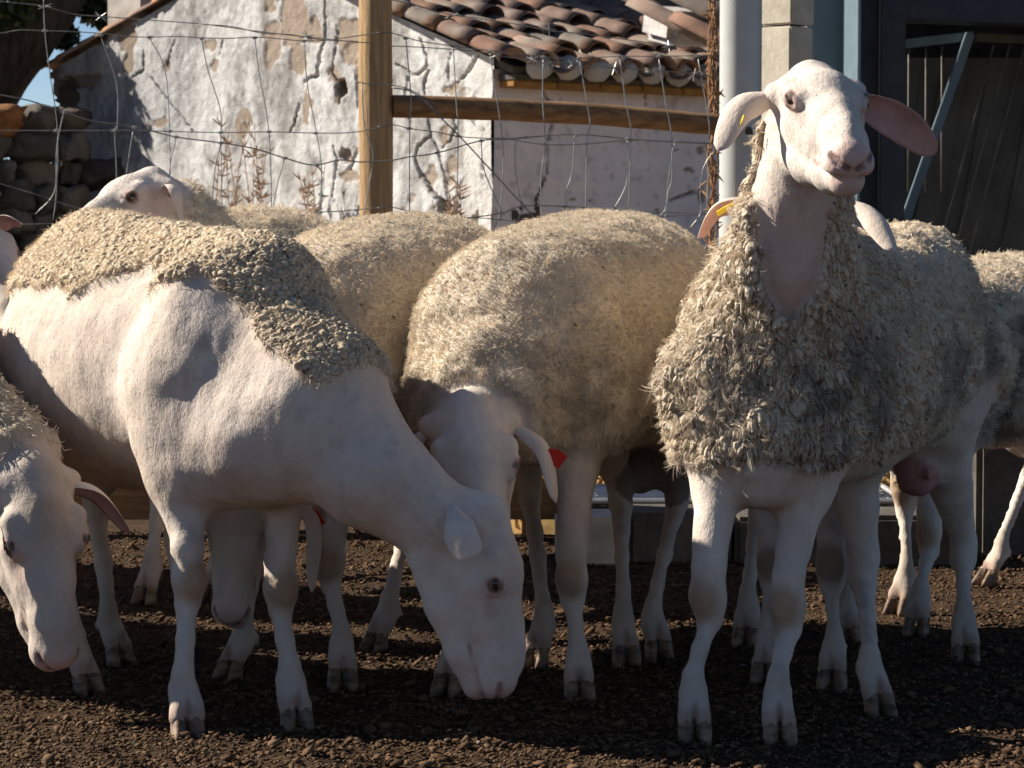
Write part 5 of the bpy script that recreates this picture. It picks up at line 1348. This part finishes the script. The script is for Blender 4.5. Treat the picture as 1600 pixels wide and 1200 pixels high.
B['tags'] = [dict(pos=P(1162, 180, 4.15), dir=A3(-.45, -.1, -.8), nrm=A3(.9, .4, 0), size=(.006, .018), mat='tag_yellow'), dict(pos=P(1170, 198, 4.20), dir=A3(0, 0, -1), size=(.006, .012), mat='tag_black')]

# ---- D: woolly one in the middle with red tag ---------------------------------------
Dd = dict(chest=P(815, 590, 4.68), rump=P(985, 560, 5.28), w=[.165, .20, .225, .225, .195, .15], h=[.18, .20, .21, .205, .19, .17], c=[.57, .57, .575, .59, .60, .60], e0=.11, e1=.13,
          label='thick woolled ewe with a red ear tag, face lowered behind the grazing head')
Dd['legs'] = [(G(905, 1094), P(900, 640, 4.64), 'f', dict(toe=A3(.05, -1, 0), knee=P(895, 905, 4.55))), (G(700, 1082), P(745, 640, 4.66), 'f', dict(toe=A3(-.3, -1, 0))),
              (G(978, 1036), P(930, 580, 5.2), 'h', dict(toe=A3(.1, -1, 0))), (G(1028, 1028), P(1060, 580, 5.26), 'h', dict(toe=A3(.2, -1, 0)))]
Dd['neck'] = ([P(805, 560, 4.70), P(775, 620, 4.58), P(748, 680, 4.49)], [.15, .10, .075])
Dd['head'] = P(733, 668, 4.43); Dd['fwd'] = A3(.12, -.62, -.77); Dd['up_v'] = A3(.06, -.75, .62); Dd['hs'] = 1.12
Dd['ears'] = [dict(side=-1, tip=P(869, 786, 4.40), bend=(.022, -.01, .028), open=(-.5, .5, -.5), w=.026, curl=1.3), dict(side=1, tip=P(625, 800, 4.42), bend=(-.02, 0, .03), open=(.5, .4, -.5), w=.026, curl=1.3)]
Dd['tags'] = [dict(ear=0, at=.62, dir=A3(.75, 0, -.55), nrm=A3(0, 1, .1), size=(.013, .032), mat='tag_red')]
Dd['wool'] = wool_full(.38, .42); Dd['res'] = (.009, .005); Dd['woolt'] = .02; Dd['woolamp'] = .02; Dd['woolamp2'] = .01
Dd['fleece'] = dict(n=130000, clump=.007, len=.0075, down=.2, back=.1, out=.9, wild=.42, fuzz=.5, clumpf=.5, rad=.0003)
Dd['coat'] = dict(n=10000)
Dd['dirt'] = lambda I: .5 * sstep(.68, .5, I['z']) + .12
Dd['extra'] = [('cone', (P(1000, 700, 5.2), P(1000, 745, 5.17), .05, .034), dict(k=.02, grp='udder')), ('cone', (P(1045, 700, 5.2), P(1045, 742, 5.17), .045, .032), dict(k=.02, grp='udder'))]
def paintD(I, col, mot, tone):
    mk = (sstep(.02, .0, I['dT'] * 0 + np.linalg.norm((I['V'] - P(1020, 745, 5.17)) / A3(.1, .1, .06), axis=1) - 1.0))[:, None]
    return col * (1 - .7 * mk) + A3(.12, .08, .07) * .7 * mk
Dd['paint'] = paintD

# ---- C: between A and D, face under A's belly ------------------------------------------
Cc = dict(chest=P(505, 590, 4.95), rump=P(690, 570, 5.45), w=[.165, .20, .225, .225, .20, .15], h=[.18, .20, .21, .205, .19, .17], c=[.565, .565, .57, .585, .60, .60],
          label='cream woolled ewe whose pale face hangs beneath the shorn ewe')
Cc['legs'] = [(G(535, 1074), P(560, 640, 4.92), 'f', dict(toe=A3(.1, -1, 0), knee=P(517, 880, 4.72))), (G(362, 1060), P(440, 640, 4.92), 'f', dict(toe=A3(-.5, -.9, 0))), (G(590, 1015), P(640, 580, 5.4), 'h', dict(toe=A3(-.5, -.8, 0))), (G(838, 1040), P(765, 580, 5.42), 'h', dict())]
Cc['neck'] = ([P(490, 590, 4.92), P(430, 680, 4.82), P(390, 760, 4.77)], [.14, .10, .075])
Cc['head'] = P(376, 745, 4.78); Cc['fwd'] = A3(-.03, -.46, -.88); Cc['up_v'] = A3(-.02, -.88, .46); Cc['hs'] = 1.0
Cc['ears'] = [dict(side=-1, tip=P(487, 925, 4.62), bend=(.040, 0, .03), open=(-.6, .6, -.2), w=.026, curl=1.1), dict(side=1, tip=P(270, 900, 4.72), bend=(-.04, 0, .02), open=(.6, .3, -.5), w=.026)]
Cc['tags'] = [dict(ear=0, at=.45, dir=A3(.55, -.1, -1), nrm=A3(.2, 1, 0), size=(.010, .035), mat='tag_red')]
Cc['wool'] = wool_full(.38, .42); Cc['res'] = (.0105, .006); Cc['woolt'] = .02; Cc['woolamp'] = .02; Cc['woolamp2'] = .01
Cc['fleece'] = dict(n=85000, clump=.007, len=.008, down=.2, back=.2, out=.9, wild=.42, fuzz=.5, clumpf=.5, rad=.0004)
Cc['dirt'] = lambda I: .5 * sstep(.66, .5, I['z']) + .08

# ---- Fh: head at the lower left, body beyond the frame -------------------------------
Ff = dict(chest=P(-190, 640, 4.64), rump=P(-470, 600, 5.15), w=[.14, .18, .21, .21, .18, .13], h=FULLW['h'], c=[.555, .555, .55, .56, .585, .60],
          label='ewe with tan smudged forehead lowering her face beneath the shorn ewe\'s belly')
Ff['legs'] = [(P(-240, 1085, 4.60), P(-260, 640, 4.62), 'f', {}), (P(-130, 1085, 4.66), P(-120, 640, 4.68), 'f', {}), (P(-520, 1000, 5.1), P(-535, 600, 5.1), 'h', {}), (P(-410, 1000, 5.16), P(-400, 600, 5.16), 'h', {})]
Ff['neck'] = ([P(-180, 620, 4.62), P(-90, 680, 4.48), P(14, 735, 4.38)], [.15, .105, .08])
Ff['head'] = P(50, 762, 4.33); Ff['fwd'] = A3(.21, -.30, -.93); Ff['up_v'] = A3(.42, -.85, .33); Ff['hs'] = 1.1
Ff['ears'] = [dict(side=-1, tip=P(203, 834, 4.36), bend=(.0, 0, .025), open=(-.1, -.4, -.9), w=.034, curl=.9), dict(side=1, tip=P(-90, 880, 4.28), bend=(-.02, -.02, .03), open=(.3, .6, -.5), w=.03)]
def wool_F(I): return wool_full(.38, .42)(I)
Ff['wtint'] = A3(.72, .72, .72); Ff['tint'] = A3(.78, .75, .73); Ff['wool'] = wool_F; Ff['res'] = (.011, .0048); Ff['woolt'] = .015  # skin and wool tinted darker overall, standing in for shade on this ewe
Ff['fleece'] = dict(n=14000, clump=.012, len=.012, rad=.0009)
Ff['coat'] = dict(n=9000)
def paintF(I, col, mot, tone):
    q = np.linalg.norm((I['V'] - P(75, 800, 4.25)) / A3(.05, .07, .05), axis=1) + .5 * (mot[:, 0] - .5); mk = sstep(1.1, .4, q)[:, None]; return col * (1 - .45 * mk) + A3(.45, .30, .17) * .45 * mk
Ff['paint'] = paintF

# ---- H: hidden behind B's neck, ears out on both sides --------------------------------
Hh = dict(chest=P(1215, 600, 4.98), rump=P(1260, 570, 5.60), **FULLW, label='ewe hidden behind the one with raised head, only her drooping ears showing')
Hh['legs'] = [(G(1196, 1064), P(1165, 640, 4.95), 'f', dict(knee=P(1205, 880, 4.8))), (G(1300, 1076), P(1275, 640, 4.95), 'f', dict(knee=P(1298, 880, 4.72))), (G(1165, 1008), P(1190, 580, 5.5), 'h', {}), (G(1324, 1004), P(1320, 580, 5.5), 'h', {})]
Hh['neck'] = ([P(1222, 560, 4.98), P(1232, 450, 4.78), P(1240, 375, 4.56)], [.15, .10, .07])
Hh['head'] = P(1242, 316, 4.47); Hh['fwd'] = A3(-.02, -.80, -.60); Hh['up_v'] = A3(0, -.55, .8); Hh['hs'] = .95
Hh['ears'] = [dict(side=1, tip=P(1091, 372, 4.44), bend=(-.02, 0, .022), open=(.3, -.5, -.8), w=.030), dict(side=-1, tip=P(1396, 394, 4.33), bend=(.015, 0, .016), open=(-.25, .9, -.2), w=.030, curl=.8)]
Hh['tags'] = [dict(pos=P(1146, 318, 4.42), dir=A3(-.8, -.2, -.5), nrm=A3(.3, .6, .7), size=(.005, .032), mat='tag_yellow')]
Hh['wool'] = wool_full(.38, .42); Hh['res'] = (.0115, .0065); Hh['fleece'] = dict(n=12000, clump=.018, len=.02, rad=.0009)
Hh['kneec'] = .6

# ---- Gs: far right ---------------------------------------------------------------------
Gg = dict(chest=P(1455, 610, 5.75), rump=P(1660, 600, 6.25), w=FULLW['w'], h=[.165, .19, .20, .195, .18, .16], c=[.50, .50, .50, .505, .52, .53],
          label='grey woolled ewe by the barn doorway behind the one with raised head')
Gg['legs'] = [(G(1404, 958), P(1420, 680, 5.70), 'f', dict(toe=A3(-.5, -.8, 0))), (G(1432, 992), P(1470, 680, 5.6), 'f', dict(toe=A3(-.3, -.9, 0), knee=P(1452, 835, 5.42))), (G(1545, 912), P(1620, 640, 6.25), 'h', dict(toe=A3(-.8, -.5, 0))), (G(1650, 930), P(1690, 640, 6.1), 'h', {})]
Gg['neck'] = ([P(1440, 580, 5.75), P(1380, 560, 5.6), P(1330, 600, 5.5)], [.14, .10, .08])
Gg['head'] = P(1310, 620, 5.45); Gg['fwd'] = A3(-.4, -.4, -.8); Gg['up_v'] = A3(-.5, -.7, .4)
Gg['ears'] = []; Gg['wool'] = wool_full(.3, .34); Gg['res'] = (.0115, .008); Gg['woolt'] = .02
Gg['fleece'] = dict(n=40000, clump=.012, len=.013, down=.3, rad=.0006, fuzz=.4, clumpf=.5)
Gg['dirt'] = lambda I: .9 * sstep(.66, .56, I['z']) + .1

# ---- Is: behind at left, head in profile to the left -------------------------------------
Is = dict(chest=P(330, 520, 6.05), rump=P(470, 540, 6.60), **FULLW, label='white faced ewe looking left over the shorn ewe\'s back')
Is['c'] = [.585, .59, .595, .605, .61, .60]
Is['legs'] = [(G(228, 940), P(270, 640, 6.0), 'f', {}), (G(330, 935), P(380, 640, 6.05), 'f', {}), (G(420, 905), P(420, 580, 6.5), 'h', {}), (G(520, 905), P(520, 580, 6.55), 'h', {})]
Is['neck'] = ([P(325, 490, 6.05), P(288, 400, 5.98), P(258, 330, 5.93)], [.14, .088, .066])
Is['head'] = P(236, 303, 5.9); Is['fwd'] = A3(-.62, -.68, -.38); Is['up_v'] = A3(-.4, -.25, .85); Is['hs'] = 1.05
Is['ears'] = [dict(side=-1, tip=P(285, 350, 5.80), bend=(.012, -.03, .03), open=(-.8, .3, -.4), w=.03, curl=1.1), dict(side=1, tip=P(240, 340, 6.15), open=(-.5, .3, -.4), w=.03)]
Is['coat'] = dict(n=9000, rad=.0004)
Is['wool'] = wool_full(.38, .42); Is['res'] = (.0115, .006); Is['woolt'] = .022
Is['fleece'] = dict(n=36000, clump=.014, len=.017, down=.1, back=.5, rad=.0006, fuzz=.3, clumpf=.5)

# ---- Js: mostly outside the frame at far left -----------------------------------------------
Js = dict(chest=P(-170, 560, 5.85), rump=P(-420, 560, 6.4), **FULLW, label='white ewe at the edge behind the shorn one, mostly out of view')
Js['legs'] = [(P(-190, 1000, 5.75), P(-230, 640, 5.8), 'f', {}), (P(-110, 1000, 5.85), P(-110, 640, 5.85), 'f', {}), (P(-470, 1000, 6.3), P(-470, 580, 6.33), 'h', {}), (P(-380, 1000, 6.4), P(-380, 580, 6.4), 'h', {})]
Js['neck'] = ([P(-160, 520, 5.85), P(-120, 440, 5.77), P(-90, 390, 5.73)], [.15, .105, .078])
Js['head'] = P(-52, 366, 5.7); Js['fwd'] = A3(.55, -.55, -.62); Js['up_v'] = A3(.4, -.4, .82)
Js['ears'] = [dict(side=-1, tip=P(34, 350, 5.7), bend=(0, 0, .02), open=(-.2, -.5, -.8), w=.03), dict(side=1, tip=P(-130, 420, 5.6), open=(.3, .3, -.5), w=.03)]
Js['wool'] = wool_full(.38, .42); Js['res'] = (.013, .008); Js['fleece'] = dict(n=8000, clump=.02, len=.022, rad=.0011)

# ---- one more ewe of the flock, standing between the two at the left edge
Ns = dict(Js, chest=A3(-1.62, 5.46, .55), rump=A3(-2.2, 5.74, .55), label='ewe standing side on between the two sheep at the flock\'s left edge')
Ns['legs'] = [(A3(-1.60, 5.36, 0), A3(-1.62, 5.38, .5), 'f', {}), (A3(-1.56, 5.54, 0), A3(-1.58, 5.54, .5), 'f', {}), (A3(-2.16, 5.64, 0), A3(-2.2, 5.66, .58), 'h', {}), (A3(-2.14, 5.82, 0), A3(-2.17, 5.82, .58), 'h', {})]
Ns['neck'] = ([A3(-1.6, 5.45, .62), A3(-1.46, 5.42, .72), A3(-1.38, 5.40, .82)], [.15, .10, .075]); Ns['head'] = A3(-1.34, 5.39, .86); Ns['fwd'] = A3(.75, -.35, -.5); Ns['up_v'] = A3(.4, -.2, .85)
Ns['ears'] = [dict(side=-1, tip=A3(-1.36, 5.52, .76), open=(.2, .5, -.7), w=.03), dict(side=1, tip=A3(-1.40, 5.24, .76), open=(.2, -.5, -.7), w=.03)]
import time as _t
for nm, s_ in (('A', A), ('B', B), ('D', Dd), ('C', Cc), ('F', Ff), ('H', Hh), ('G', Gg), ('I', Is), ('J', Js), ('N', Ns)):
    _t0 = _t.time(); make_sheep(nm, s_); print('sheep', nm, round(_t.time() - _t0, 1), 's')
